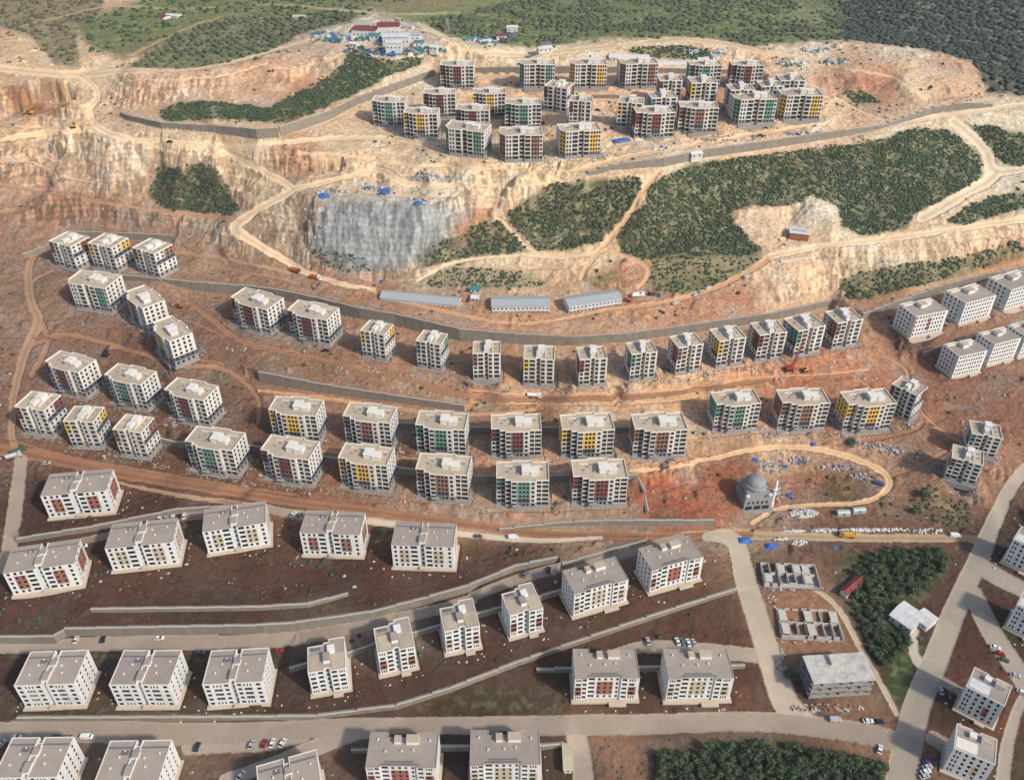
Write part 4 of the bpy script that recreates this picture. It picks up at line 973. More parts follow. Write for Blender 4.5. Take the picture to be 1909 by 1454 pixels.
def facade(mb, A, Bp, H, n, fh, z0, cols, mats, wins, make_win, proud=.0, depth=.22, dbal=1.0, unf=True):
    """wall from A to Bp (outside on the right hand) with recessed openings. cols: (start, end, kind)"""
    ax, ay = A; bx, by = Bp; L = math.hypot(bx - ax, by - ay); dx, dy = (bx - ax) / L, (by - ay) / L; nx, ny = dy, -dx
    ix, iy = -nx, -ny
    def P(u, z, d=0): return (ax + dx * u + ix * d, ay + dy * u + iy * d, z)
    if unf:      # site blocks have generous openings
        wide = []
        for c in sorted(cols, key=lambda q: q[0]):
            g = .26 if c[2] == 'b' else .16
            lo = max(c[0] - g, (wide[-1][1] + .25) if wide else .15); hi_ = min(c[1] + g, L - .15); wide.append((lo, hi_) + tuple(c[2:]))
        cols = wide
    us = [0.0, L]
    for c in cols: us += [c[0], c[1]]
    us += [m[0] for m in mats[1]] + [m[1] for m in mats[1]]
    us = sorted(set(round(min(max(u, 0), L), 3) for u in us))
    for fl in range(n):
        zb = z0 + fl * fh
        zt = zb + fh if fl < n - 1 else H
        cuts = sorted(set([zb, zt] + [zb + s for c in cols for s in ((.6, 2.42) if c[2] in 'wn' else ((.45, 2.7) if unf else (.7, 2.62)))]))
        for u0, u1 in zip(us[:-1], us[1:]):
            um = (u0 + u1) / 2
            kind = None
            for c in cols:
                if c[0] < um < c[1]:
                    if not (len(c) > 3 and fl not in c[3]): kind = c[2]
            mi = 3 if (unf and fl == 0 and mats[0] == 0) else mats[0]
            for m in mats[1]:
                if m[0] < um < m[1] and m[2] <= fl <= m[3]: mi = m[4]
            for za, zz in zip(cuts[:-1], cuts[1:]):
                zm = (za + zz) / 2 - zb
                op = (kind in ('w', 'n') and .6 < zm < 2.42) or (kind in ('b', 'l') and (.45 if unf else .7) < zm < (2.7 if unf else 2.62))
                if not op:
                    mb.poly([P(u0, za), P(u1, za), P(u1, zz), P(u0, zz)], mi)
            if kind is None or u1 - u0 < .3: continue
            hi = 2.42 if kind in 'wn' else (2.7 if unf else 2.62)
            d = depth if kind in 'wn' else dbal
            za, zz = zb + (.6 if kind in 'wn' else (.45 if unf else .7)), zb + hi
            mb.poly([P(u0, za, d), P(u1, za, d), P(u1, zz, d), P(u0, zz, d)], 2)
            mb.poly([P(u0, za), P(u1, za), P(u1, za, d), P(u0, za, d)], 2 if unf else mi)
            mb.poly([P(u1, zz), P(u0, zz), P(u0, zz, d), P(u1, zz, d)], mi)
            mb.poly([P(u0, za), P(u0, za, d), P(u0, zz, d), P(u0, zz)], mi)
            mb.poly([P(u1, za, d), P(u1, za), P(u1, zz), P(u1, zz, d)], mi)
            if make_win:
                k = 'window' if (kind in 'wn' or not unf) else 'balcony'
                wins.append((k, P(u0, za if k == 'window' else zb + .0, d - .02 if k == 'window' else 0), math.atan2(dy, dx), u1 - u0, zz - za))
    mb.poly([P(0, -4), P(L, -4), P(L, z0), P(0, z0)], 3)

def cols_in(L, spec):
    return [(u0, u1, k) + tuple(x) for (u0, u1, k, *x) in spec if u0 >= -.01 and u1 <= L + .01]

_uid = {}
PROTO = {}
def proto(kind, color):
    key = (kind, color)
    if key in PROTO: return PROTO[key]
    W, D, H = TYPES[kind]
    cm = {'y': M['yellow'], 'r': M['red'], 'b': M['brown'], 'g': M['green'], 'n': M['white'], 'c': M['cream'], 't': M['terracotta']}[color]
    unfinished = kind in ('UW', 'UN', 'UB', 'US')
    narrow = kind in ('UN', 'US')
    wallm = M['offwhite'] if unfinished else M['white']
    mlist = [wallm, cm, M['inside'] if unfinished else M['glass'], M['concrete'] if unfinished else M['plinth'], M['core'], M['band'], M['beige'] if unfinished else M['core'], M['trim']]
    mb = MB(); wins = []
    n = 6 if unfinished and kind != 'US' else 5
    z0 = 1.6 if unfinished else 1.3
    fh = (H - z0) / n
    if kind == 'UW':
        fp = [(0, 3.2), (4.6, 3.2), (4.6, 1.3), (7.6, 1.3), (7.6, 0), (20.6, 0), (20.6, 1.0), (27, 1.0), (27, D), (18.5, D), (18.5, D + 1.1), (8.5, D + 1.1), (8.5, D), (0, D)]
        specs = {0: ([(.5, 2.0, 'w'), (2.6, 4.1, 'b')], [(0, 4.6, 3, 5, 1)]),
                 2: ([(.3, 2.7, 'b')], []),
                 4: ([(.5, 2.5, 'b'), (4.1, 5.2, 'w'), (6.0, 7.1, 'w'), (7.9, 9.0, 'w'), (10.5, 11.8, 'w')], [(2.9, 9.7, 2, 5, 1), (2.9, 9.7, 1, 1, 5)]),
                 6: ([(.4, 2.2, 'b'), (3.2, 5.9, 'b')], []),
                 7: ([(1.5, 2.7, 'w'), (4.6, 5.8, 'w'), (8.0, 9.2, 'w'), (11, 12.2, 'w')], [(0, 14.5, 4, 4, 0), (0, 14.5, 1, 1, 5)]),
                 13: ([(1.5, 2.7, 'w'), (5.0, 6.2, 'w'), (8.4, 9.6, 'w')], [(1, 12.3, 2, 5, 1)])}
        back = (8, 9, 10, 11, 12)
    elif kind == 'UB':
        fp = [(0, 4.2), (3.4, 0), (12, 0), (12, 1.2), (15.6, 1.2), (15.6, 0), (27, 0), (27, D), (18.5, D), (18.5, D + 1.1), (8.5, D + 1.1), (8.5, D), (0, D)]
        specs = {0: ([(.8, 2.1, 'w'), (3.2, 4.5, 'w')], [(0, 5.4, 1, 5, 1)]),
                 1: ([(.7, 1.6, 'n'), (2.6, 3.5, 'n'), (4.8, 7.8, 'b')], []),
                 3: ([(.7, 2.9, 'b')], [(0, 3.6, 0, 5, 6)]),
                 5: ([(.5, 3.3, 'b'), (4.6, 5.6, 'n'), (6.5, 7.5, 'n'), (8.4, 9.1, 'n'), (9.9, 10.9, 'n')], [(4.1, 9.5, 1, 5, 1)]),
                 6: ([(1.5, 2.8, 'w'), (4.8, 6.1, 'w'), (8.4, 9.7, 'w'), (12, 13.3, 'w')], [(0, 15.5, 1, 1, 5)]),
                 12: ([(1.5, 2.8, 'w'), (5.0, 6.3, 'w'), (8.4, 9.6, 'w')], [])}
        back = (7, 8, 9, 10, 11)
    elif narrow:
        fp = [(0, 0), (7.0, 0), (7.0, 1.4), (9.6, 1.4), (9.6, 0), (17.5, 0), (17.5, D), (9.6, D), (9.6, D - 1), (7, D - 1), (7, D), (0, D)]
        specs = {0: ([(.7, 2.4, 'w'), (3.6, 6.2, 'b')], [(0, 3.0, 3, 5, 1)]),
                 2: ([(.7, 1.9, 'n')], [(0, 2.6, 0, 5, 6)]),
                 4: ([(.6, 2.2, 'b'), (4.0, 6.6, 'b')], [(3.0, 3.8, 0, 5, 0)]),
                 5: ([(1.4, 2.6, 'w'), (4.8, 6.0, 'w'), (8.6, 9.8, 'w'), (11.6, 12.8, 'w')], [(6.8, 14, 4, 5, 1), (0.1, 14, 3, 3, 5)]),
                 11: ([(1.4, 2.6, 'w'), (4.8, 6.0, 'w'), (8.6, 9.8, 'w'), (11.6, 12.8, 'w')], [(6.5, 14, 3, 5, 1), (6.5, 14, 2, 2, 5)])}
        back = (6, 7, 8, 9, 10)
    elif kind in ('FW', 'FI'):
        c0, c1 = W * .45, W * .53
        fp = [(0, 0), (c0, 0), (c0, 1.6), (c1, 1.6), (c1, 0), (W, 0), (W, D), (c1, D), (c1, D - 2.5), (c0, D - 2.5), (c0, D), (0, D)]
        if kind == 'FW':
            specs = {0: ([(1.1, 2.5, 'w'), (4.1, 5.4, 'w'), (6.7, 8.0, 'w'), (9.3, 12.7, 'b')], [(3.7, 8.6, 1, 3, 1)]),
                     2: ([(.7, 1.7, 'n')], [(0, 2.5, 0, 4, 4)]),
                     4: ([(.7, 3.6, 'b'), (4.7, 6.0, 'w'), (7.4, 8.7, 'w'), (11.6, 13.0, 'w')], [(4.2, 9.4, 1, 3, 1)]),
                     5: ([(2.5, 3.8, 'w'), (7.0, 8.3, 'w'), (11.6, 12.9, 'w')], [(5, 14, 1, 3, 1)]),
                     11: ([(2.5, 3.8, 'w'), (7.0, 8.3, 'w'), (11.6, 12.9, 'w')], [])}
        else:
            specs = {0: ([(.8, 2.6, 'w'), (4.0, 7.6, 'b', (1, 2, 3)), (4.0, 4.7, 'n', (0, 4)), (5.4, 6.1, 'n', (0, 4)), (6.8, 7.5, 'n', (0, 4)), (8.5, 10.4, 'b')], []),
                     2: ([(.5, 1.3, 'n')], [(0, 2.0, 0, 4, 4)]),
                     4: ([(.8, 2.6, 'b'), (3.4, 6.8, 'b', (1, 2, 3)), (3.4, 4.1, 'n', (0, 4)), (4.7, 5.4, 'n', (0, 4)), (6.0, 6.7, 'n', (0, 4)), (8.6, 10.4, 'w')], []),
                     5: ([(2.0, 3.1, 'w'), (6.0, 7.1, 'w'), (9.6, 10.7, 'w'), (13.4, 14.5, 'w')], []),
                     11: ([(2.0, 3.1, 'w'), (6.0, 7.1, 'w'), (9.6, 10.7, 'w'), (13.4, 14.5, 'w')], [])}
        back = (6, 7, 8, 9, 10)
    elif kind == 'FN':
        fp = [(0, 0), (6.6, 0), (6.6, 1.0), (8.9, 1.0), (8.9, -.6), (15.5, -.6), (15.5, D), (8.9, D), (8.9, D - 1.5), (6.6, D - 1.5), (6.6, D - 2.5), (0, D - 2.5)]
        specs = {0: ([(.6, 2.8, 'w', (1, 2, 3)), (.6, 1.1, 'n', (0, 4)), (1.5, 2.0, 'n', (0, 4)), (2.4, 2.9, 'n', (0, 4)), (3.8, 6.0, 'b')], [(.2, 3.2, 1, 2, 1)]),
                 2: ([(.6, 1.6, 'n')], [(0, 2.3, 0, 4, 4)]),
                 4: ([(.5, 2.7, 'b'), (3.6, 5.9, 'w', (1, 2, 3)), (3.6, 4.1, 'n', (0, 4)), (4.5, 5.0, 'n', (0, 4)), (5.4, 5.9, 'n', (0, 4))], [(3.2, 6.2, 1, 2, 1)]),
                 5: ([(2.5, 3.6, 'w'), (8, 9.1, 'w'), (12.4, 13.5, 'w')], []), 11: ([(2.5, 3.6, 'w'), (8, 9.1, 'w')], [])}
        back = (6, 7, 8, 9, 10)
    elif kind == 'FK':
        fp = [(0, 0), (5.2, 0), (5.2, .6), (19, .6), (19, 0), (W, 0), (W, D), (W * .68, D), (W * .68, D - 2.2), (W * .26, D - 2.2), (W * .26, D), (0, D)]
        specs = {0: ([(.6, 2.6, 'w', (1, 2, 3)), (.6, 1.1, 'n', (0, 4)), (1.4, 1.9, 'n', (0, 4)), (2.2, 2.7, 'n', (0, 4)), (3.2, 4.9, 'b')], [(.2, 2.9, 1, 2, 1)]),
                 2: ([(.5, 3.1, 'b'), (4.3, 5.4, 'w'), (6.9, 8.0, 'w'), (9.4, 10.3, 'n'), (11.8, 12.8, 'w')], [(4.0, 10.6, 1, 3, 1)]),
                 4: ([(.5, 2.5, 'b'), (3.4, 5.6, 'w', (1, 2, 3)), (3.4, 4.0, 'n', (0, 4)), (4.4, 5.0, 'n', (0, 4)), (5.4, 6.0, 'n', (0, 4))], [(3.1, 6.4, 1, 2, 1)]),
                 5: ([(2.2, 3.3, 'w'), (6.4, 7.5, 'w'), (10.8, 11.9, 'w')], []), 11: ([(1.6, 2.7, 'w'), (5.0, 6.1, 'w'), (8.2, 9.3, 'w'), (11.4, 12.5, 'w')], [])}
        back = (6, 7, 8, 9, 10)
    elif kind == 'RS':
        fp = [(0, 0), (W, 0), (W, D), (W * .6, D), (W * .6, D - 1.5), (W * .4, D - 1.5), (W * .4, D), (0, D)]
        specs = {0: ([(1.2, 2.0, 'n'), (2.6, 3.4, 'n'), (5.2, 6.4, 'w'), (8.0, 9.4, 'w'), (11, 12.4, 'w'), (14.2, 15.2, 'w')], [(9.9, 12.6, 1, 2, 1)]),
                 1: ([(2.2, 3.3, 'w'), (6.4, 7.5, 'w'), (10.8, 11.9, 'w')], []), 7: ([(1.2 + 2.5 * i, 2.1 + 2.5 * i, 'n') for i in range(5)], [])}
        back = (2, 3, 4, 5, 6)
    else:   # R
        fp = [(0, 0), (W, 0), (W, D), (W * .6, D), (W * .6, D - 2), (W * .4, D - 2), (W * .4, D), (0, D)]
        specs = {0: ([(1.2 + 2.15 * i, 2.3 + 2.15 * i, 'w') for i in range(10)], [(10.6, 12.8, 1, 3, 1), (0.01, .9, 0, 4, 1)]),
                 1: ([(2.2, 3.3, 'w'), (6.4, 7.5, 'w'), (10.8, 11.9, 'w')], []), 7: ([(2 + 3.0 * i, 3.2 + 3.0 * i, 'w') for i in range(4)], [(12.5, 15.9, 1, 4, 6)])}
        back = (2, 3, 4, 5, 6)
    N = len(fp)
    for i in range(N):
        A, Bp = fp[i], fp[(i + 1) % N]
        L = math.hypot(Bp[0] - A[0], Bp[1] - A[1])
        c, pn = specs.get(i, ([], []))
        if i in back and L > 4: c = [(u, u + 1.2, 'w') for u in np.arange(1.2, L - 1.6, 3.0)]
        facade(mb, A, Bp, H, n, fh, z0, cols_in(L, c), (0, pn), wins, i not in back, dbal=.7 if unfinished else .35, unf=unfinished)
    # flat top under the roof finish
    wall = mb.mesh("wall", mlist)
    parts = [("wall", wall)]
    rf = MB(); rm = M['roof_new'] if unfinished else M['roof_old']
    ins = [(x, y) for x, y in fp]
    rf.poly([(x, y, H - (.55 if unfinished else .0)) for x, y in ins])
    parts.append(("roof", rf.mesh("roof", [rm])))
    pr = MB(); th = .3
    ph = .18 if unfinished else .22
    cx_, cy_ = W / 2, D / 2
    for i in range(N):                       # parapet ring
        a, b = fp[i], fp[(i + 1) % N]; d = Vector((b[0] - a[0], b[1] - a[1], 0)); L = d.length; d.normalize(); nn = Vector((-d.y, d.x, 0))
        mtx = Matrix(((d.x, nn.x, 0, a[0]), (d.y, nn.y, 0, a[1]), (0, 0, 1, 0), (0, 0, 0, 1)))
        pr.box(.001 * (i % 3), -.06, H - (.55 if unfinished else .02) + .003 * (i % 2), L, th, H + ph + .004 * (i % 2), 0, mtx)
    parts.append(("parapet", pr.mesh("parapet", [M['trim'] if unfinished else M['roof_old'] if kind in ('FW', 'FK') else M['trim']])))
    def part(nm, fn, ms):
        m2 = MB(); fn(m2)
        bx = [(m2.v[k * 8:k * 8 + 8], m2.m[k * 6]) for k in range(len(m2.v) // 8)]
        bodies = [b_ for b_ in bx if b_[1] == 0]; groups = [[b_] for b_ in bodies]
        cen = lambda b_: (sum(p[0] for p in b_[0]) / 8, sum(p[1] for p in b_[0]) / 8)
        for b_ in bx:
            if b_[1]:
                c = cen(b_); j = min(range(len(bodies)), key=lambda q: (cen(bodies[q])[0] - c[0]) ** 2 + (cen(bodies[q])[1] - c[1]) ** 2); groups[j].append(b_)
        if nm == 'plinth': groups = [sum(groups, [])]
        for j, g in enumerate(groups):
            m3 = MB()
            for v, mi in g:
                k = len(m3.v); m3.v.extend(v)
                for q in ((0, 3, 2, 1), (4, 5, 6, 7), (0, 1, 5, 4), (1, 2, 6, 5), (2, 3, 7, 6), (3, 0, 4, 7)): m3.f.append(tuple(k + t for t in q)); m3.m.append(mi)
            parts.append((nm if not (nm == 'stair_tower' and j) else 'lift_housing', m3.mesh(nm, ms)))
    zr = H - .55 if unfinished else H
    if kind in ('UW', 'UB'):
        part("stair_tower", lambda m: (m.box(13.2, 5.2, zr, 17.6, 10.6, zr + 2.7, 0), m.box(17.6, 4.8, zr, 21.8, 9.2, zr + 2.2, 0), m.box(13.0, 5.0, zr + 2.703, 17.8, 10.8, zr + 3.0, 1), m.box(17.8, 4.6, zr + 2.203, 22.0, 9.4, zr + 2.45, 1)), [M['offwhite'], M['trim']])
        part("vent", lambda m: [m.box(x, y, zr, x + .9, y + .7, zr + .8) for x, y in ((5.5, 7.5), (7.5, 9.8), (10.5, 6.5), (9.2, 11.6), (23.6, 9.5))], [M['concrete']])
        part("roof_curb", lambda m: (m.box(4.0, 12.4, zr, 12.0, 12.8, zr + .5), m.box(18.5, 12.2, zr, 24.0, 12.6, zr + .5)), [M['trim']])
    elif narrow:
        part("stair_tower", lambda m: (m.box(7.2, 2.4, zr, 9.8, 7.0, zr + 2.3, 0), m.box(8.0, 7.0, zr, 11.6, 11.4, zr + 2.9, 0), m.box(7.8, 6.8, zr + 2.903, 11.8, 11.6, zr + 3.15, 1)), [M['offwhite'], M['trim']])
        part("party_parapet", lambda m: (m.box(6.8, .3, zr, 7.1, D - .3, zr + .75), m.box(11.9, 3.0, zr, 12.2, D - .3, zr + .75)), [M['trim']])
        part("vent", lambda m: [m.box(x, y, zr, x + .8, y + .7, zr + .8) for x, y in ((3.4, 8.0), (14.5, 6.2), (14.2, 10.4))], [M['concrete']])
    elif kind in ('FW', 'FI'):
        part("stair_tower", lambda m: (m.box(c0 - .3, 1.4, zr, c1 + .3, 5.6, zr + 1.5, 0), m.box(c0 + .2, D - 8.0, zr, c1 + .8, D - 5.2, zr + 1.3, 0), m.box(c0 - .4, 1.3, zr + 1.503, c1 + .4, 5.7, zr + 1.7, 1), m.box(c0 + .1, D - 8.1, zr + 1.303, c1 + .9, D - 5.1, zr + 1.5, 1)), [M['white'], M['roof_old']])
        part("roof_ridge", lambda m: (m.box(.8, D - 3.4, zr, c0 - .6, D - 3.0, zr + .45), m.box(c1 + .6, D - 3.4, zr, W - .8, D - 3.0, zr + .45)), [M['slate']])
        part("party_parapet", lambda m: (m.box(c0 - .35, 5.7, zr, c0 - .05, D - .2, zr + .7), m.box(c1 + .05, 5.7, zr, c1 + .35, D - .2, zr + .7)), [M['white']])
        part("vent", lambda m: [m.box(x, y, zr, x + .6, y + .6, zr + .7) for x, y in ((W * .16, 5.0), (W * .30, D - 5), (W * .70, 5.4), (W * .86, D - 6), (W * .24, 9.5), (W * .64, 9.0))], [M['trim']])
        part("solar_collector", lambda m: [m.box(W * .27 + 1.5 * k, 10.6, zr + .5, W * .27 + 1.5 * k + 1.2, 12.4, zr + .6) for k in range(2)], [M['slate']])
    elif kind == 'FN':
        part("stair_tower", lambda m: (m.box(6.4, 3.4, zr, 9.1, 7.6, zr + 1.9, 0), m.box(8.2, 8.0, zr, 11.2, 11.6, zr + 1.6, 0), m.box(6.3, 3.3, zr + 1.903, 9.2, 7.7, zr + 2.1, 1)), [M['white'], M['roof_old']])
        part("roof_slab", lambda m: (m.box(.6, 1.0, zr, 6.0, 8.4, zr + .25), m.box(9.6, .4, zr, 15.0, 8.0, zr + .25)), [M['roof_new']])
        part("solar_collector", lambda m: m.box(1.8, 10.2, zr + .6, 5.4, 11.4, zr + .75), [M['slate']])
    elif kind == 'FK':
        part("stair_tower", lambda m: (m.box(14.4, 9.2, zr, 19.2, 12.4, zr + 1.9, 0), m.box(9.8, 9.4, zr, 12.2, 12.2, zr + 1.6, 0), m.box(14.3, 9.1, zr + 1.903, 19.3, 12.5, zr + 2.1, 1), m.box(9.7, 9.3, zr + 1.603, 12.3, 12.3, zr + 1.8, 1)), [M['white'], M['roof_new']])
        part("roof_strip", lambda m: (m.box(6.0, .9, zr, 19.5, 1.3, zr + .5), m.box(7.0, 2.1, zr, 18.0, 2.4, zr + .4)), [M['slate']])
        part("vent", lambda m: [m.box(x, y, zr, x + .6, y + .6, zr + .7) for x, y in ((3.0, 11.0), (6.5, 6.0), (23, 10.6), (17, 6.6), (12.6, 6.2))], [M['trim']])
    elif kind == 'RS':
        part("stair_tower", lambda m: (m.box(10.5, 8.2, zr, 15, 11.6, zr + 1.8, 0), m.box(5.5, 8.6, zr, 8.5, 11.4, zr + 1.5, 0), m.box(10.4, 8.1, zr + 1.803, 15.1, 11.7, zr + 2.0, 1)), [M['white'], M['roof_new']])
        part("roof_terrace", lambda m: (m.box(.6, 1, zr, 9.5, 7.0, zr + .2), m.box(1, 12.4, zr, 16, 12.7, zr + .7)), [M['trim'] if color == 'c' else M['sheet']])
    else:
        part("stair_tower", lambda m: (m.box(9.5, 7.5, zr, 14.5, 12.0, zr + 2.0, 0), m.box(15.5, 9, zr, 18.5, 12, zr + 1.6, 0), m.box(9.4, 7.4, zr + 2.003, 14.6, 12.1, zr + 2.2, 1)), [M['white'], M['roof_new']])
        part("roof_terrace", lambda m: (m.box(1, 12.6, zr, 23, 12.9, zr + .9), m.box(1, 14.6, zr, 23, 14.9, zr + .7)), [M['trim']])
    # plinth
    e = .9
    if unfinished:
        def pl(m):
            m.box(-.7, -.9 if narrow else .3, -3, W + .6, D + .5, .35)
            if not narrow: m.box(7.0 if kind == 'UW' else 3.6, -.9, -3, 21.2 if kind == 'UW' else W + .4, .298, .35)
        part("plinth", pl, [M['concrete']])
        if kind == 'UW': part("entrance_canopy", lambda m: m.box(8.2, -1.6, 3.0, 12.6, -.01, 3.25), [M['concrete']])
    else:
        part("plinth", lambda m: (m.box(-1.0, -1.3, -3, W * .62, D + .5, .8), m.box(W * .62 + .002, -1.1, -3, W + 1.0, D + .4, .8)), [M['plinth']])
        part("entrance_canopy", lambda m: m.box(W * .44, -2.2, 2.2, W * .56, -.01, 2.4) if kind in ('FW', 'FI') else m.box(W * .55, -3.0, .3, W * .82, -1.31, 1.3), [M['plinth']])
    PROTO[key] = (parts, wins, unfinished)
    return PROTO[key]

def build_block(b, o, yaw, s):
    kind, color, lab = b[0], b[6], b[7]
    parts, wins, unf = proto(kind, color)
    grp = {'UW': "unfinished wide blocks with coloured panels", 'UB': "unfinished wide blocks with coloured panels", 'US': "unfinished narrow blocks with coloured panels", 'UN': "unfinished narrow blocks with coloured panels"}.get(kind, "finished blocks of flats")
    root = empty("apartment_block", o, yaw, lab, "apartment block", grp)
    root.scale = (s, s, 1)
    for nm, me in parts: new_obj(nm, me, root)
    distant = o.y > 500
    for k, p, a, w, h in wins:
        if k == 'window':
            w_ = new_obj('window', WIN if w < 2 else WINB, root, p); w_.rotation_euler = (0, 0, a); w_.scale = (w, 1, h)
        else:
            w_ = new_obj('balcony', BALW if unf else BALF, root, p); w_.rotation_euler = (0, 0, a); w_.scale = (w, 1, 1)
for b, o, yaw, s in PLACED: build_block(b, o, yaw, s)
print("objects", len(SC.objects))
# ------------------------------------------------------------------ scrub, woods, rocks (uncountable: one object per patch)
def foliage_mat(name, c1, c2, c3_):
    m = bpy.data.materials.new(name); m.use_nodes = True
    nt = m.node_tree; N = nt.nodes; L = nt.links; b = N["Principled BSDF"]
    b.inputs["Roughness"].default_value = .9; b.inputs["Specular IOR Level"].default_value = .1
    geo = N.new("ShaderNodeNewGeometry")
    nz = N.new("ShaderNodeTexNoise"); nz.inputs["Scale"].default_value = .45; nz.inputs["Detail"].default_value = 5; nz.inputs["Roughness"].default_value = .8
    L.new(geo.outputs["Position"], nz.inputs["Vector"])
    cr = N.new("ShaderNodeValToRGB"); e = cr.color_ramp.elements
    e[0].position = .34; e[0].color = (*c1, 1); e[1].position = .68; e[1].color = (*c3_, 1); q = e.new(.5); q.color = (*c2, 1)
    L.new(nz.outputs[0], cr.inputs[0]); L.new(cr.outputs[0], b.inputs["Base Color"])
    return m
FOL = foliage_mat("scrub_leaves", (.028, .045, .028), (.055, .080, .046), (.13, .155, .085))
FOLF = foliage_mat("far_wood_leaves", (.040, .052, .050), (.055, .070, .060), (.085, .10, .075))
FOLO = foliage_mat("olive_leaves", (.060, .075, .048), (.085, .10, .062), (.13, .145, .09))
FOLB = foliage_mat("dry_orchard_leaves", (.070, .070, .045), (.10, .10, .065), (.15, .14, .09))
ROCK = mat("broken_rock", (.40, .36, .31), var=.35, scale=.8)
RUB = mat("building_rubble", (.30, .28, .26), var=.4, scale=1.2)

def ico(sub):
    bm = bmesh.new(); bmesh.ops.create_icosphere(bm, subdivisions=sub, radius=1.0)
    v = np.array([q.co[:] for q in bm.verts]); f = np.array([[q.index for q in p.verts] for p in bm.faces]); bm.free()
    return v, f
IV1, IF1 = ico(1); IV2, IF2 = ico(2)
def clump_templates(k, V, amp, flat, seed):
    r = np.random.default_rng(seed); out = []
    for i in range(k):
        d = 1 + amp * r.uniform(-1, 1, len(V)); t = V * d[:, None]; t[:, 2] = t[:, 2] * flat
        out.append(t)
    return np.array(out)
SH = clump_templates(8, IV2, .32, .72, 3); RK = clump_templates(6, IV1, .35, .6, 5)
def scatter_mesh(name, pts, rad, T, Fc, m, sink=.15, stretch=None):
    n = len(pts)
    if n == 0: return None
    k = rng.integers(0, len(T), n); a = rng.uniform(0, 6.28, n)
    v = T[k] * rad[:, None, None]
    if stretch is not None: v[:, :, 2] *= stretch
    c, s = np.cos(a)[:, None], np.sin(a)[:, None]
    x = v[:, :, 0] * c - v[:, :, 1] * s; y = v[:, :, 0] * s + v[:, :, 1] * c
    co = np.stack([x + pts[:, 0:1], y + pts[:, 1:2], v[:, :, 2] + pts[:, 2:3] + (rad * (.35 - sink))[:, None]], -1).reshape(-1, 3).astype(np.float32)
    f = (Fc[None] + (np.arange(n) * T.shape[1])[:, None, None]).reshape(-1).astype(np.int32)
    me = bpy.data.meshes.new(name); me.vertices.add(len(co)); me.vertices.foreach_set("co", co.ravel())
    me.loops.add(len(f)); me.loops.foreach_set("vertex_index", f)
    nf = len(f) // 3; me.polygons.add(nf); me.polygons.foreach_set("loop_start", np.arange(0, len(f), 3, dtype=np.int32)); me.polygons.foreach_set("loop_total", np.full(nf, 3, np.int32))
    me.update(calc_edges=True); me.materials.append(m)
    return new_obj(name, me)
cellA = np.zeros((NV, NU)); cellA[:-1, :-1] = (GX[:-1, 1:] - GX[:-1, :-1]) * (GY[1:, :-1] - GY[:-1, :-1])
okm = (road < .25) & (keep < .5) & (wallz < .7)
def pick(mask, density, extra=None):
    p = cellA * density * mask
    if extra is not None: p = p * extra
    n = rng.poisson(np.minimum(p, 3)); r, c = np.nonzero(n)
    rep = n[r, c]; r = np.repeat(r, rep); c = np.repeat(c, rep)
    ok = (r < NV - 1) & (c < NU - 1); r, c = r[ok], c[ok]
    fx, fy = rng.random(len(r)), rng.random(len(r))
    x = GX[r, c] + (GX[r, c + 1] - GX[r, c]) * fx; y = GY[r, c] + (GY[r + 1, c] - GY[r, c]) * fy
    z = GZ[r, c] * (1 - fx) * (1 - fy) + GZ[r, c + 1] * fx * (1 - fy) + GZ[r + 1, c] * (1 - fx) * fy + GZ[r + 1, c + 1] * fx * fy
    return np.stack([x, y, z], 1)
gaps = np.clip((fbm(GX / 8, GY / 8, 3, 201) - .30) * 5, .3, 1.1)
for i, (nm, lab, den, rad, c, s, P) in enumerate(VEG):
    mk = (vid == i) & okm & (GY < 2600)
    if nm == "orchard":          # planted in rows
        a = .5 if 'olive' in lab else -.35; spc = 6.5
        U = GX * math.cos(a) + GY * math.sin(a); Vv = -GX * math.sin(a) + GY * math.cos(a)
        g = (np.abs((U / spc) % 1 - .5) < .12) 
        pts = pick(mk & g, den * 4.0)
    else:
        k_ = 5.0 if nm == 'shrubland' else 2.4
        pts = pick(mk, den * k_, gaps if nm == 'shrubland' or 'dark' in lab else np.clip((fbm(GX / 30, GY / 30, 3, 205) - .38) * 5, .08, 1.3)); rad = rad * (.50 if nm == 'shrubland' else .7)
    if len(pts) > 60000: pts = pts[rng.choice(len(pts), 60000, False)]
    r_ = rad * rng.uniform(.5, 1.35, len(pts)) * rng.uniform(.8, 1.1, len(pts))
    m_ = FOLF if nm == "woodland" and 'dark' in lab else FOLB if 'brownish' in lab else FOLO if nm == "orchard" or nm == "woodland" else FOL
    big = nm != "shrubland"
    o = scatter_mesh(nm, pts, r_, SH, IF2, m_, .1) if len(pts) < 9000 else scatter_mesh(nm, pts, r_, clump_templates(8, IV1, .3, .75, 9), IF1, m_, .1)
    if o: tag(o, lab, nm, None, 'stuff')
    print(nm, len(pts))
# scattered tufts and bushes on waste ground
lowg = ((GY > 230) & (GY < 900)) & okm & (vid < 0)
pts = pick(lowg & (cliff < .2) & (fbm(GX / 18, GY / 18, 3, 301) > .60), .018)
tag(scatter_mesh("scattered_bushes", pts, .9 * rng.uniform(.4, 1.4, len(pts)), SH, IF2, FOL, .15), "small scattered bushes growing on the bare slopes and verges", "bushes", None, 'stuff')
pts = pick(((GY > 150) & (GY < 300)) & okm & (vid < 0) & (PX0 < 1420) & (fbm(GX / 9, GY / 9, 3, 305) > .5), .05)
tag(scatter_mesh("weeds", pts, .45 * rng.uniform(.4, 1.4, len(pts)), SH, IF2, FOLB, .2), "low weeds in the red soil between the finished blocks", "weeds", None, 'stuff')
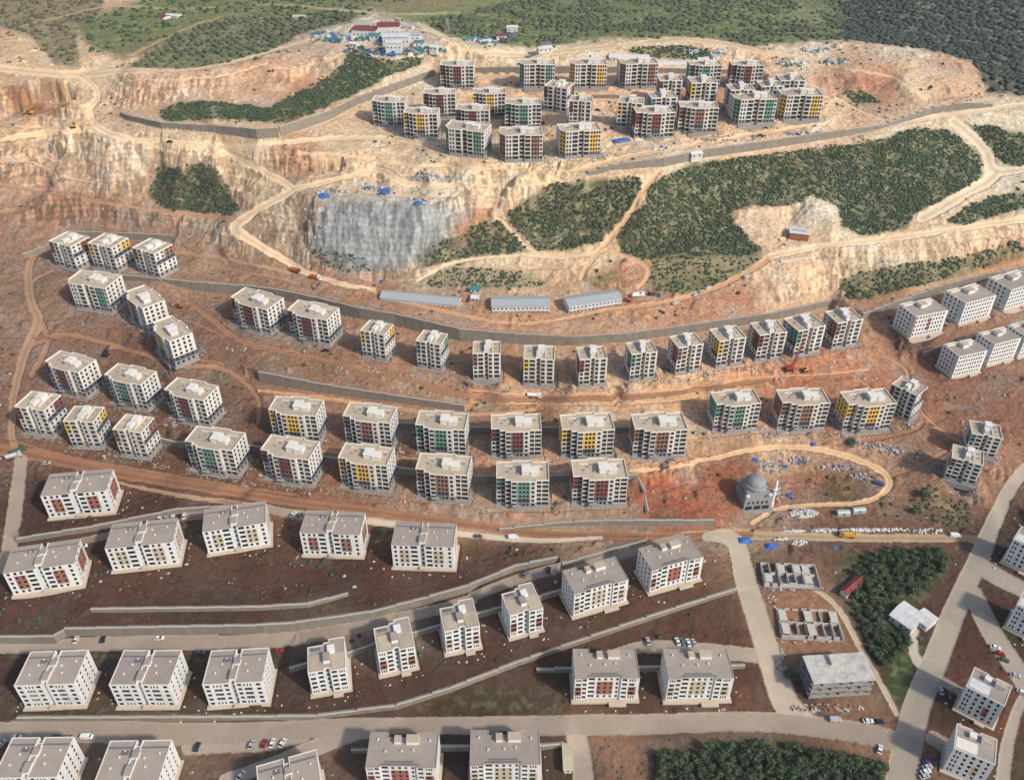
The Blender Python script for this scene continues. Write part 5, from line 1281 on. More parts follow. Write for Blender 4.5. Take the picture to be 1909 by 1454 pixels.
# broken rock on cut slopes
pts = pick(((cliff > .25) | (fbm(GX / 13, GY / 13, 3, 311) > .58)) & okm & (GY > 270) & (GY < 1100) & (veg < .3), .016)
print("rocks", len(pts))
tag(scatter_mesh("boulders", pts, rng.uniform(.25, 1.0, len(pts)) ** 2 * 1.1, RK, IF1, ROCK, .2), "broken pale rocks strewn over the excavated slopes", "rocks", None, 'stuff')
# rubble skirts of the unfinished blocks
near = np.zeros(GZ.shape)
for (b, o, yaw, s), p in zip(PLACED, PADS):
    if b[0] not in ('UW', 'UN', 'UB', 'US'): continue
    cx0, cy0 = p.mean(0); R = 25
    r0, r1 = np.searchsorted(YR, cy0 - R), np.searchsorted(YR, cy0 + R)
    X, Y = GX[r0:r1], GY[r0:r1]; d = np.full(X.shape, -99.0)
    for i in range(4):
        a, bb = p[i], p[(i + 1) % 4]; L = math.hypot(*(bb - a))
        d = np.maximum(d, -((bb[0] - a[0]) * (Y - a[1]) - (bb[1] - a[1]) * (X - a[0])) / L)
    np.maximum(near[r0:r1], ((d > -.8) & (d < 4.2)) * np.clip(1.15 - d / 4.2, 0, 1), out=near[r0:r1])
pts = pick((road < .4) & (near > 0), .5, near)
print("rubble", len(pts))
tag(scatter_mesh("rubble", pts, rng.uniform(.18, .6, len(pts)), RK, IF1, RUB, .15), "grey building rubble heaped round the feet of the unfinished blocks", "rubble", None, 'stuff')

def debris(name, lab, cat, spots, cols, n_per, size, flatness=.5):
    mb = MB()
    for x, y, rx, ry in spots:
        for _ in range(int(n_per * rx * ry / 60)):
            q = random.uniform(0, 6.28); t = math.sqrt(random.random())
            p = hit(x + rx * t * math.cos(q), y + ry * t * math.sin(q))
            w, d, h = random.uniform(.4, 1) * size, random.uniform(.4, 1) * size, random.uniform(.3, 1) * size * flatness
            R = Matrix.Translation(p) @ Matrix.Rotation(random.uniform(0, 6.28), 4, 'Z') @ Matrix.Rotation(random.uniform(-.3, .3), 4, 'X')
            mb.box(-w / 2, -d / 2, -.3, w / 2, d / 2, h, random.randrange(len(cols)), R)
    o = mb.build(name, cols)
    return tag(o, lab, cat, None, 'stuff')
debris("scrap_heap", "stacked site materials in blue, green and white round the hilltop camp", "site materials", [(700, 98, 60, 7), (770, 95, 60, 8), (920, 75, 40, 8), (640, 75, 40, 6), (610, 68, 30, 8)], [M['blue'], M['teal'], M['sheet'], M['concrete'], M['redroof'], M['slate'], M['teal']], 9, 4.0)
debris("dumped_waste", "blue and white waste tipped along the edge above the grey scree", "waste", [(620, 358, 30, 7), (715, 356, 25, 9), (780, 376, 20, 6), (690, 350, 20, 6)], [M['blue'], M['sheet'], M['concrete'], M['concrete'], M['stone'], M['slate'], M['cap']], 9, 2.2)
debris("site_waste", "mixed rubble and waste lying along the inner side of the loop road", "waste", [(1440, 870, 28, 12), (1490, 858, 25, 7), (1560, 872, 40, 6), (1610, 888, 25, 6), (1450, 925, 12, 8), (1620, 830, 40, 7), (1660, 840, 25, 9)], [M['stone'], M['concrete'], M['cap'], M['concrete'], M['steel'], M['stone'], M['blue'], M['slate'], M['wallc'], M['cap']], 9, 1.7)
debris("grey_rubble", "grey rubble heap beside the dirt track below the upper estate", "rubble", [(790, 330, 30, 8), (830, 335, 18, 6)], [M['stone'], M['concrete']], 12, 2.4)
debris("material_store", "white and grey materials stored near the quarry rim at upper right", "site materials", [(1520, 95, 25, 5), (1560, 116, 35, 5), (1475, 120, 25, 5), (1290, 98, 18, 5), (1340, 98, 14, 5)], [M['sheet'], M['stone'], M['steel'], M['teal'], M['concrete']], 9, 3.5)
debris("roadside_waste", "blue sheets and grey debris along the wall top road", "waste", [(1360, 262, 55, 3), (1500, 248, 55, 4), (1230, 278, 15, 4), (1250, 245, 10, 5)], [M['blue'], M['steel'], M['stone'], M['concrete'], M['sheet']], 7, 2.4)
debris("rubble_strip", "loose blockwork rubble around the roofless shells by the right road", "rubble", [(1480, 1098, 60, 5), (1500, 1195, 55, 5), (1540, 1320, 70, 8), (1440, 1120, 8, 14), (1455, 1230, 10, 20)], [M['stone'], M['concrete'], M['brickr'], M['slate']], 8, 1.2)

# ------------------------------------------------------------------ small pale stones round the finished blocks
stv = MB(); 
for a, b2 in (((0, 0), .55), ((.5, .2), .3)): stv.lathe([(b2, 0), (b2 * .9, b2 * .6), (b2 * .4, b2 * .95)], 7, a[0], a[1])
STM = stv.mesh("pale_stone", [M['stone']])
for (b, o, yaw, s), p in zip(PLACED, PADS):
    if b[0] in ('UW', 'UN', 'UB', 'US', 'R'): continue
    W, D, H = TYPES[b[0]]; W *= s; D *= s
    for k in range(9):
        sd = random.choice((0, 0, 1, 1, 2))
        lx, ly = (random.uniform(-2, W + 4), -random.uniform(2.5, 6)) if sd == 0 else ((W + random.uniform(2.5, 6), random.uniform(-2, D)) if sd == 1 else (-random.uniform(2.5, 5), random.uniform(-2, D)))
        c, sn = math.cos(yaw), math.sin(yaw); x, y = o.x + c * lx - sn * ly, o.y + sn * lx + c * ly
        if y < 100: continue
        q = new_obj("pale_stone", STM, None, (x, y, hz(x, y) - .1), random.uniform(0, 6)); f = random.uniform(.7, 1.3); f *= .75; q.scale = (f, f, f)
        tag(q, "small pale stone heap lying in the red soil round a finished block", "stone", "pale stones lying round the finished blocks")

# ------------------------------------------------------------------ countable trees
def crown_mesh(seed):
    r = random.Random(seed); mb = MB(); T = clump_templates(5, IV1, .35, .8, seed)
    vs, fs = [], []
    for k in range(13):
        a = r.uniform(0, 6.28); q = math.sqrt(r.random()) * 1.25; h = r.uniform(1.3, 3.3) - q * .45
        t = T[k % 5] * r.uniform(.45, .9) + np.array([q * math.cos(a), q * math.sin(a), h])
        n = len(mb.v); mb.v.extend([tuple(x) for x in t]); mb.f.extend([tuple(n + i for i in f) for f in IF1]); mb.m.extend([0] * len(IF1))
    for k in range(170):
        a = r.uniform(0, 6.28); q = r.uniform(.6, 1.95); h = r.uniform(.8, 3.9) - max(0, q - 1.2) * .7
        c = Vector((q * math.cos(a), q * math.sin(a), h)); u = Vector((r.uniform(-1, 1), r.uniform(-1, 1), r.uniform(-1, 1))).normalized() * .22
        w = Vector((r.uniform(-1, 1), r.uniform(-1, 1), r.uniform(-1, 1))).normalized() * .2
        mb.poly([c - u, c + w, c + u, c - w])
    return mb.mesh("crown", [FOL])
CROWNS = [crown_mesh(s) for s in (1, 2, 3, 4)]
tb = MB()
tb.lathe([(.22, -.4), (.15, .8), (.10, 1.7)], 6)
for k in range(3):
    a = k * 2.1; tb.bar((0, 0, 1.0), (math.cos(a) * .8, math.sin(a) * .8, 2.2), .06)
TRUNK = tb.mesh("trunk", [M['bark']])
def inside(P, x, y):
    r = False
    for i in range(len(P)):
        (ax, ay), (bx, by) = P[i], P[(i + 1) % len(P)]
        if (ay > y) != (by > y) and x < (bx - ax) * (y - ay) / (by - ay) + ax: r = not r
    return r
def grove(P, n, lab, grp, mind, scale=1.0):
    got = []
    xs = [p[0] for p in P]; yy = [p[1] for p in P]; tries = 0
    while len(got) < n and tries < n * 60:
        tries += 1
        x, y = random.uniform(min(xs), max(xs)), random.uniform(min(yy), max(yy))
        if not inside(P, x, y): continue
        if any((x - a) ** 2 + (y - b) ** 2 * 1.5 < mind ** 2 for a, b in got): continue
        got.append((x, y))
    for x, y in got:
        p = hit(x, y); f = random.uniform(.75, 1.25) * scale
        r = empty("orchard_tree", p, random.uniform(0, 6), lab, "tree", grp); r.scale = (f, f, f * random.uniform(.8, 1.1))
        new_obj("trunk", TRUNK, r); new_obj("crown", random.choice(CROWNS), r)
grove(rows("1225,1408 1300,1397 1400,1392 1500,1397 1560,1412 1640,1420 1650,1490 1225,1490"), 150, "small dark evergreen tree in the orchard at the bottom edge", "orchard trees at the bottom edge", 12.5, 1.15)
grove(rows("1600,1042 1660,1028 1765,1030 1758,1065 1720,1105 1665,1112 1640,1140 1650,1200 1690,1170 1698,1200 1650,1245 1612,1200 1590,1130"), 120, "small dark evergreen tree in the grove round the white-roofed house", "grove trees round the white-roofed house", 10.5, 1.0)
for x, y, lab in ((1705, 955, "dark bushy tree on the rough slope below the loop road's right end"), (1720, 925, "smaller dark tree just above another on the rough slope at right"), (1468, 1262, "dark bush beside the left wall of the three-storey concrete shell"), (1585, 828, "dark leafy bush below the right yellow wide block by the loop")):
    p = hit(x, y); r = empty("bushy_tree", p, 1.0, lab, "tree"); r.scale = (1.4, 1.4, 1.1)
    new_obj("trunk", TRUNK, r); new_obj("crown", CROWNS[int(x) % 4], r)
# ------------------------------------------------------------------ vehicles
PAINT = {k: mat("car_paint_" + k, c, rough=.3, var=.03, spec=.5) for k, c in dict(white=(.75, .75, .75), silver=(.42, .43, .45), grey=(.16, .165, .17), black=(.025, .025, .03), red=(.32, .035, .03), green=(.06, .12, .05), blue=(.05, .08, .2), yellow=(.55, .33, .04), orange=(.45, .11, .03), brown=(.25, .16, .07)).items()}
def prof_body(mb, prof, w, mi=0):
    """side profile (x,z) extruded across y"""
    n = len(mb.v); k = len(prof)
    for s in (-1, 1):
        for x, z in prof: mb.v.append((x, s * w / 2, z))
    mb.f.append(tuple(n + i for i in range(k))); mb.m.append(mi)
    mb.f.append(tuple(n + k + i for i in reversed(range(k)))); mb.m.append(mi)
    for i in range(k):
        j = (i + 1) % k
        mb.f.append((n + j, n + i, n + k + i, n + k + j)); mb.m.append(mi)
def tube_y(mb, x, z, y0, y1, r, seg=10, mi=0): mb.bar((x, y0, z), (x, y1, z), r, mi, seg)
def car_parts(color, van=False):
    key = (color, van)
    if key in CARS: return CARS[key]
    P = []
    b = MB(); L = 5.0 if van else 4.4; h = 1.0
    if van: prof_body(b, [(-2.5, .35), (-2.5, 1.3), (-2.45, 2.0), (1.3, 2.0), (1.75, 1.25), (2.45, 1.05), (2.5, .35)], 1.85)
    else: prof_body(b, [(-2.15, .3), (-2.2, .75), (-2.1, .95), (-1.2, 1.0), (1.0, .98), (2.0, .82), (2.2, .6), (2.2, .3)], 1.75)
    P.append(("body", b.mesh("body", [PAINT[color]])))
    if not van:
        c = MB(); prof_body(c, [(-1.75, .985), (-1.15, 1.40), (.35, 1.42), (1.1, .98)], 1.5); P.append(("windows", c.mesh("windows", [M['glass']])))
        r = MB(); r.box(-1.1, -.7, 1.41, .35, .7, 1.47); P.append(("roof_panel", r.mesh("roof_panel", [PAINT[color]])))
    else:
        c = MB(); c.poly([(1.32, -.8, 1.95), (1.78, -.8, 1.27), (1.78, .8, 1.27), (1.32, .8, 1.95)]); P.append(("windscreen", c.mesh("windscreen", [M['glass']])))
    CARS[key] = P
    return P
CARS = {}
wm = MB(); tube_y(wm, 0, .32, -.1, .1, .32); WHEEL = wm.mesh("wheel", [M['tyre']])
hm = MB(); hm.box(0, -.18, 0, .05, .18, .15); LAMP = hm.mesh("headlight", [M['sheet']])
def car(px, py, ang, color, lab, van=False, grp="cars parked among the blocks"):
    p = hit(px, py); r = empty("van" if van else "car", p + Vector((0, 0, .05)), math.radians(ang), lab, "van" if van else "car", grp)
    for nm, me in car_parts(color, van): new_obj(nm, me, r)
    for sx in (-1.4, 1.4):
        for sy in (-.85, .85): new_obj("wheel", WHEEL, r, (sx, sy, 0))
    for sy in (-.6, .6): new_obj("headlight", LAMP, r, (2.19 if not van else 2.47, sy, .55))
# (x, y, heading, colour, label, van)
for c in [
 (298,967,100,'white',"white car, leftmost of five parked behind the tan-panelled block"), (310,966,100,'silver',"silver car, second from left of five parked behind the tan-panelled block"),
 (323,965,100,'white',"white car, middle of five parked behind the tan-panelled block"), (333,965,95,'black',"black car, fourth from left of five parked behind the tan-panelled block"), (344,963,100,'white',"white car, rightmost of five parked behind the tan-panelled block"),
 (155,1020,20,'white',"white car parked by the block nearest the left edge"), (87,865,10,'silver',"silver car at the top end of the left side street"),
 (547,960,60,'white',"white car beside the muted tan-panelled block"), (561,961,20,'grey',"grey car right of a white one on the dirt road verge"),
 (892,1001,-8,'grey',"dark grey car alone on the pale strip right of the pale yellow block"), 
 (143,1193,95,'white',"white car nosed up to the long stepped wall"), (193,1192,95,'black',"dark car nosed up to the long stepped wall"), (297,1191,5,'white',"white car driving below the long stepped wall"),
 (374,1217,0,'grey',"grey car behind the right white block of three"), (31,1375,0,'white',"white car at the left end of the bottom road"), (107,1376,0,'black',"black car, left one beside the white van"), (129,1376,0,'grey',"dark grey car directly left of the white van"),
 (368,1393,85,'black',"black car alone in the bottom car park"), (469,1389,80,'silver',"silver car left of the red one in the bottom car park"), (450,1446,60,'white',"white car on the ramp at the bottom edge"), (4,1388,70,'silver',"silver car cut by the left edge near the bottom"),
 (493,1387,80,'red',"red car in the bottom car park"), (508,1386,85,'white',"white car directly right of the red one"), (527,1386,70,'white',"white car, rightmost in the bottom car park"), (519,1214,5,'red',"red car on the access road behind the white blocks"),
 (941,1369,-3,'black',"black car passing above the bottom right block"), (1208,1196,95,'silver',"lone silver car left of the four parked together"), (1263,1197,100,'white',"white car, first of the four parked together"), (1273,1198,100,'grey',"grey car, second of the four parked together"),
 (1283,1199,100,'white',"white car, third of the four parked together"), (1293,1199,100,'silver',"silver car, last of the four parked together"), (1023,1064,80,'black',"dark car in the notch of the stepped wall"), (979,1072,60,'grey',"grey car left of the wall notch"),
 (1855,1208,-20,'white',"white car, uppermost of three on the side road"), (1864,1220,-20,'red',"red and white car, middle of three on the side road"), (1871,1231,-20,'green',"dark green car, lowest of three on the side road"), (1892,1260,-15,'silver',"silver car alone right of the white-roofed block"), (1905,1292,-40,'white',"white car at the right edge near the lane corner"),
 (1753,1288,80,'silver',"silver car driving on the main right-hand road"), (1618,1345,0,'white',"white car stopped at the road junction"), (1638,1346,0,'black',"black car just right of the white one at the junction"),
 (1732,1412,15,'red',"red car, topmost of the line at bottom right"), (1730,1421,15,'blue',"blue car under the red one at bottom right"), (1728,1430,15,'silver',"silver car, third of the line at bottom right"), (1725,1439,15,'white',"white car, fourth of the line at bottom right"), (1723,1448,15,'silver',"silver car, last of the line at bottom right"),
 (1297,550,30,'white',"white pickup, lower of two on the dirt road right of the sheds"), (1306,547,30,'silver',"silver car between two white ones on the dirt road"), (1320,538,30,'white',"white car, upper one on the dirt road right of the sheds"),
 (1259,566,20,'white',"white car on the verge below the curved dirt road"), (1211,549,80,'black',"black car, left one parked right of the sheds"), (1222,549,80,'grey',"grey car, second one parked right of the sheds"), (1232,551,80,'silver',"silver car, third one parked right of the sheds"),
 (317,266,0,'black',"small dark car on the upper left haul road"), (607,655,0,'black',"dark car below the right one of the red-panelled pair"), (24,304,80,'white',"white pickup on the slope at the left edge"), (1114,207,-20,'black',"dark car between the distant narrow blocks"), (1640,1398,60,'white',"white car on the verge near the bottom orchard"),
]: car(c[0], c[1], c[2], c[3], c[4])
car(163, 1375, 0, 'white', "white van parked behind the bottom left corner block", True); car(957, 1003, 5, 'white', "white van on the dirt road right of the last yellow block", True)
car(1780, 1000, -5, 'white', "long white van near the right end of the mosque road", True); car(1638, 903, -20, 'blue', "blue van parked inside the loop road bend", True); car(1557, 1343, 0, 'silver', "pale silver van by the kerb under the concrete shell", True)
car(1392, 518, 35, 'silver', "pale van on the dirt road edge below the brick house", True)

def wheels(r, xs, y, f=1.5):
    for sx in xs:
        for sy in (-y, y): w = new_obj("wheel", WHEEL, r, (sx, sy, 0)); w.scale = (f, f, f)
def truck(px, py, ang, cabc, bedc, lab, tank=False):
    p = hit(px, py); r = empty("tanker_truck" if tank else "dump_truck", p + Vector((0, 0, .05)), math.radians(ang), lab, "truck", "construction trucks")
    c = MB(); prof_body(c, [(2.2, .6), (2.2, 2.9), (3.9, 2.9), (4.2, 1.7), (4.2, .6)], 2.4); cab = c.build("cab", [PAINT[cabc]], r)
    g = MB(); g.poly([(3.93, -1, 2.75), (4.22, -1, 1.75), (4.22, 1, 1.75), (3.93, 1, 2.75)]); g.build("windscreen", [M['glass']], cab)
    ch = MB(); ch.box(-4.0, -.5, .6, 2.2, .5, .9); ch.build("chassis", [M['steel']], r)
    if tank:
        t = MB(); t.bar((-4, 0, 2.0), (1.9, 0, 2.0), 1.15, 0, 14); t.build("tank", [PAINT[bedc]], r)
    else:
        t = MB(); t.box(-4.0, -1.25, .95, 1.9, 1.25, 1.15); t.box(-4, -1.25, 1.152, 1.9, -1.1, 2.4); t.box(-4, 1.1, 1.152, 1.9, 1.25, 2.4); t.box(1.75, -1.098, 1.152, 1.9, 1.098, 2.6); t.box(-4, -1.098, 1.152, -3.85, 1.098, 2.2); t.box(-3.8, -1.05, 1.16, 1.7, 1.05, 1.9)
        t.build("tipper_bed", [PAINT[bedc]], r)
    wheels(r, (-3, -1.7, 3.1), 1.1)
for t in [(550, 507, -30, 'red', 'orange', "orange-red dump truck, left one on the haul road above the long wall"), (588, 520, -25, 'white', 'orange', "orange-red dump truck with white cab, right one on the haul road"),
          (1578, 1000, 175, 'brown', 'yellow', "brown dump truck on the road lined with white bags"), (35, 843, 40, 'green', 'green', "dark green truck at the left edge by the side street"), (1189, 553, 10, 'white', 'white', "white truck right of the right-hand site shed")]: truck(*t)
truck(996, 741, -6, 'white', 'white', "white tanker truck on the dirt road above the row of six", True); truck(27, 853, 30, 'silver', 'silver', "pale tanker truck at the left edge below a green one", True)

def excavator(px, py, ang, lab, color='yellow'):
    p = hit(px, py); r = empty("excavator", p, math.radians(ang), lab, "excavator", "excavators on the building site")
    for s in (-1, 1):
        t = MB(); prof_body(t, [(-1.9, .2), (-1.6, 0), (1.6, 0), (1.9, .2), (1.9, .6), (1.6, .85), (-1.6, .85), (-1.9, .6)], .55)
        new_obj("track", t.mesh("track", [M['tyre']]), r, (0, s * 1.15, 0))
    b = MB(); prof_body(b, [(-2.2, 1.0), (-2.2, 2.2), (-1.9, 2.4), (.4, 2.4), (.4, 1.9), (1.4, 1.9), (1.4, 1.0)], 2.5); b.build("body", [PAINT[color]], r)
    c = MB(); prof_body(c, [(.3, 1.9), (.3, 3.1), (1.3, 3.1), (1.7, 2.2), (1.6, 1.9)], 1.0); new_obj("cab", c.mesh("cab", [M['glass']]), r, (0, .7, 0))
    a = MB(); prof_body(a, [(1.2, 1.6), (2.6, 4.6), (4.6, 4.9), (4.7, 4.5), (3.0, 4.1), (1.8, 1.6)], .45); bo = a.build("boom", [PAINT[color]], r)
    a = MB(); prof_body(a, [(4.4, 5.0), (4.8, 4.9), (6.0, 2.2), (5.7, 2.1)], .35); a.build("stick", [PAINT[color]], bo)
    a = MB(); prof_body(a, [(5.5, 2.2), (6.2, 2.3), (6.3, 1.4), (5.6, .9), (5.0, 1.2)], 1.0); a.build("bucket", [M['steel']], bo)
for t in [(58, 213, 160, "yellow excavator under the shaded quarry face at upper left"), (137, 238, 10, "yellow excavator beside the looping haul road at upper left"), (337, 573, 170, "orange excavator on the terrace behind the left red-panelled block", 'orange'),
          (1173, 561, 60, "orange excavator at the right end of the right-hand shed", 'orange'), (1500, 692, 200, "yellow excavator beside the red drilling rig"), (600, 150, 30, "small yellow excavator on the red cliff bench at upper left"),
          (198, 663, 80, "dark excavator in the pit between the left unfinished rows", 'black'), (1240, 870, 20, "grey excavator above the red earth cut by the loop road", 'grey')]: excavator(*t)

def rig():
    p = hit(1470, 690); r = empty("drilling_rig", p, math.radians(20), "red drilling rig with a tall leaning lattice mast", "drilling rig")
    for s in (-1, 1):
        t = MB(); prof_body(t, [(-2.4, .2), (-2, 0), (2, 0), (2.4, .2), (2.4, .8), (2, 1.0), (-2, 1.0), (-2.4, .8)], .6); new_obj("track", t.mesh("track", [M['tyre']]), r, (0, s * 1.3, 0))
    b = MB(); prof_body(b, [(-2.5, 1.1), (-2.5, 2.8), (1.5, 2.8), (2, 2), (2, 1.1)], 2.6); b.build("body", [PAINT['red']], r)
    m = MB(); q = [(-.6, -.6), (.6, -.6), (.6, .6), (-.6, .6)]; H = 21; lean = 4.2
    for x, y in q: m.bar((2 + x, y, 1), (2 + lean + x * .6, y * .6, H), .14)
    for k in range(9):
        z0, z1 = 1 + (H - 1) * k / 9, 1 + (H - 1) * (k + 1) / 9
        for i in range(4):
            a, b2 = q[i], q[(i + 1) % 4]; f0, f1 = 1 - .4 * k / 9, 1 - .4 * (k + 1) / 9
            m.bar((2 + lean * k / 9 + a[0] * f0, a[1] * f0, z0), (2 + lean * (k + 1) / 9 + b2[0] * f1, b2[1] * f1, z1), .09)
    m.build("mast", [PAINT['red']], r)
rig()
def pylon(px, py, h, lab):
    p = hit(px, py); r = empty("power_pylon", p, .4, lab, "pylon", "lattice power pylons")
    m = MB(); q = [(-1, -1), (1, -1), (1, 1), (-1, 1)]; W = h * .11
    wd = lambda t: W * (1 - t) ** 1.2 + .35
    for i in range(4):
        for k in range(8):
            t0, t1 = k / 8, (k + 1) / 8; a, b = q[i], q[(i + 1) % 4]
            m.bar((a[0] * wd(t0), a[1] * wd(t0), h * t0 - .3), (a[0] * wd(t1), a[1] * wd(t1), h * t1), .11)
            m.bar((a[0] * wd(t0), a[1] * wd(t0), h * t0), (b[0] * wd(t1), b[1] * wd(t1), h * t1), .06)
    m.build("tower_frame", [M['steel']], r)
    for z in (.72, .84, .96):
        c = MB(); c.bar((-h * .13, 0, h * z), (h * .13, 0, h * z), .13); c.bar((-h * .13, 0, h * z), (0, 0, h * z + 1), .07); c.bar((h * .13, 0, h * z), (0, 0, h * z + 1), .07); c.build("cross_arm", [M['steel']], r)
pylon(407, 251, 20, "lattice power pylon in front of the bent grey wall"); pylon(835, 74, 17, "lattice power pylon at the hilltop camp")

# ------------------------------------------------------------------ sheds, cabins, houses
def shed(x1, y1, x2, y2, e, H, D, lab, nm="site_shed", roofm='metal_roof', wallm='sheet', ridge=1.6, rows_=1, wn=10, cat="shed", grp=None, doorc=None, s_win=.9):
    A = at(x1, y1, e + H); B = at(x2, y2, e + H); d = B - A; W = d.length; yaw = math.atan2(d.y, d.x)
    r = empty(nm, (A.x, A.y, e), yaw, lab, cat, grp)
    b = MB(); b.box(0, 0, -3, W, D, H)
    b.poly([(0, 0, H), (0, D, H), (0, D / 2, H + ridge)]); b.poly([(W, 0, H), (W, D / 2, H + ridge), (W, D, H)])
    b.build("wall", [M[wallm]], r)
    rf = MB(); o = .5; t = .12; sl = ridge / (D / 2)
    for (y0, z0, y1, z1) in ((-o, H - o * sl + .02, D / 2, H + ridge + .02), (D / 2 + .002, H + ridge + .02, D + o, H - o * sl + .02)):
        m_ = [(-o, y0, z0), (W + o, y0, z0), (W + o, y1, z1), (-o, y1, z1)]
        n = len(rf.v); rf.v += m_ + [(x, y, z + t) for x, y, z in m_]
        for q in ((0, 3, 2, 1), (4, 5, 6, 7), (0, 1, 5, 4), (1, 2, 6, 5), (2, 3, 7, 6), (3, 0, 4, 7)): rf.f.append(tuple(n + k for k in q)); rf.m.append(0)
    rf.build("roof", [M[roofm]], r)
    for j in range(rows_):
        for i in range(wn):
            w = new_obj("window", WIN, r, ((i + .5) * W / wn - s_win * .5, -.002, .9 + j * (H - .6) / rows_)); w.scale = (s_win, 1, 1.1)
    if doorc:
        dm = MB(); dm.box(0, -.08, 0, 1.1, -.004, 2.1); new_obj("door", dm.mesh("door", [M[doorc]]), r, (W * .5, 0, .02))
    return r
shed(709, 555, 854, 569, 31.5, 3.6, 10, "long low grey-roofed shed, leftmost of the three site sheds", ridge=2.0, wn=18)
def dorm(x1, y1, x2, y2, lab):
    r = shed(x1, y1, x2, y2, 31, 6.2, 12, lab, nm="site_dormitory", ridge=1.4, rows_=2, wn=14, s_win=1.1, cat="dormitory")
    A = at(x1, y1, 37.2); B = at(x2, y2, 37.2); W = (B - A).length
    g = MB(); g.box(0, -1.3, 3.0, W, -.01, 3.12); g.build("gallery", [M['sheet']], r)
    for i in range(15):
        q = MB(); q.box(-.06, -1.25, 0, .06, -1.13, 6.0); new_obj("post", q.mesh("post", [mat("blue_paint", (.12, .22, .38), var=.1)]), r, (W * i / 14, 0, 0))
dorm(917, 571, 1025, 570, "two-storey white and blue dormitory, middle one of the three site sheds")
dorm(1061, 571, 1159, 556, "two-storey white and blue dormitory with tilted roof, rightmost of the site sheds")
shed(1136, 108, 1210, 109, 112, 3.5, 9, "long white shed behind the mauve-panelled back-row block", roofm='sheet', wn=12)
shed(1231, 121, 1314, 122, 107, 3.5, 8, "long white shed behind the gap left of the pale green back-row block", roofm='sheet', wn=12)
shed(1103, 108, 1118, 108, 112, 3.5, 8, "short white cabin beside the long white shed on the upper estate", roofm='sheet', wn=2)
# brick house with a white roof
r = shed(1473, 434, 1509, 438, 53.5, 5.5, 9, "red brick house with white striped roof on the quarry bench", nm="brick_house", wallm='brickr', roofm='sheet', ridge=.7, rows_=1, wn=3, cat="house", doorc='slate')
g = MB(); g.box(1, 3.0, 6.15, 10.6, 3.7, 6.35); g.build("roof_stripe", [M['teal']], r)
def slab(x1, y1, x2, y2, H, D, m_, lab, nm, cat):
    p = hit(x1, y1); q = hit(x2, y2); d = q - p; W = d.length; r = empty(nm, (p.x, p.y, min(p.z, q.z)), math.atan2(d.y, d.x), lab, cat)
    b = MB(); b.box(0, 0, -1.5, W, D, H); b.build("deck", [M[m_]], r); b = MB(); b.box(-.2, -.2, H + .002, W + .2, .25, H + .5); b.box(-.2, .252, H + .002, .2, D, H + .5); b.build("edge_beam", [M['trim']], r)
slab(1456, 491, 1510, 483, 1.0, 8, 'sheet', "white concrete platform on the road edge below the brick house", "concrete_platform", "platform")
shed(1636 + 24, 1146, 1700, 1173, -5, 3.6, 12, "large white metal-roofed house part in the dark grove", nm="farm_house", roofm='sheet', ridge=1.2, wn=3, cat="house", doorc='slate')
shed(1704, 1149, 1729, 1168, -5, 3.2, 8, "smaller white-roofed annex right of the house in the grove", nm="farm_annex", roofm='sheet', ridge=.8, wn=2, cat="house")
shed(1580, 1108, 1612, 1080, -3.5, 2.6, 3.6, "narrow red-roofed shed standing diagonally beside the grove", nm="garden_shed", roofm='redroof', ridge=1.0, wn=2, cat="shed")
shed(1052, 1434, 1066, 1434, -14, 2.6, 11, "narrow cream hut beside the bottom side road", nm="roadside_hut", roofm='cream', ridge=.4, wn=1, cat="hut")
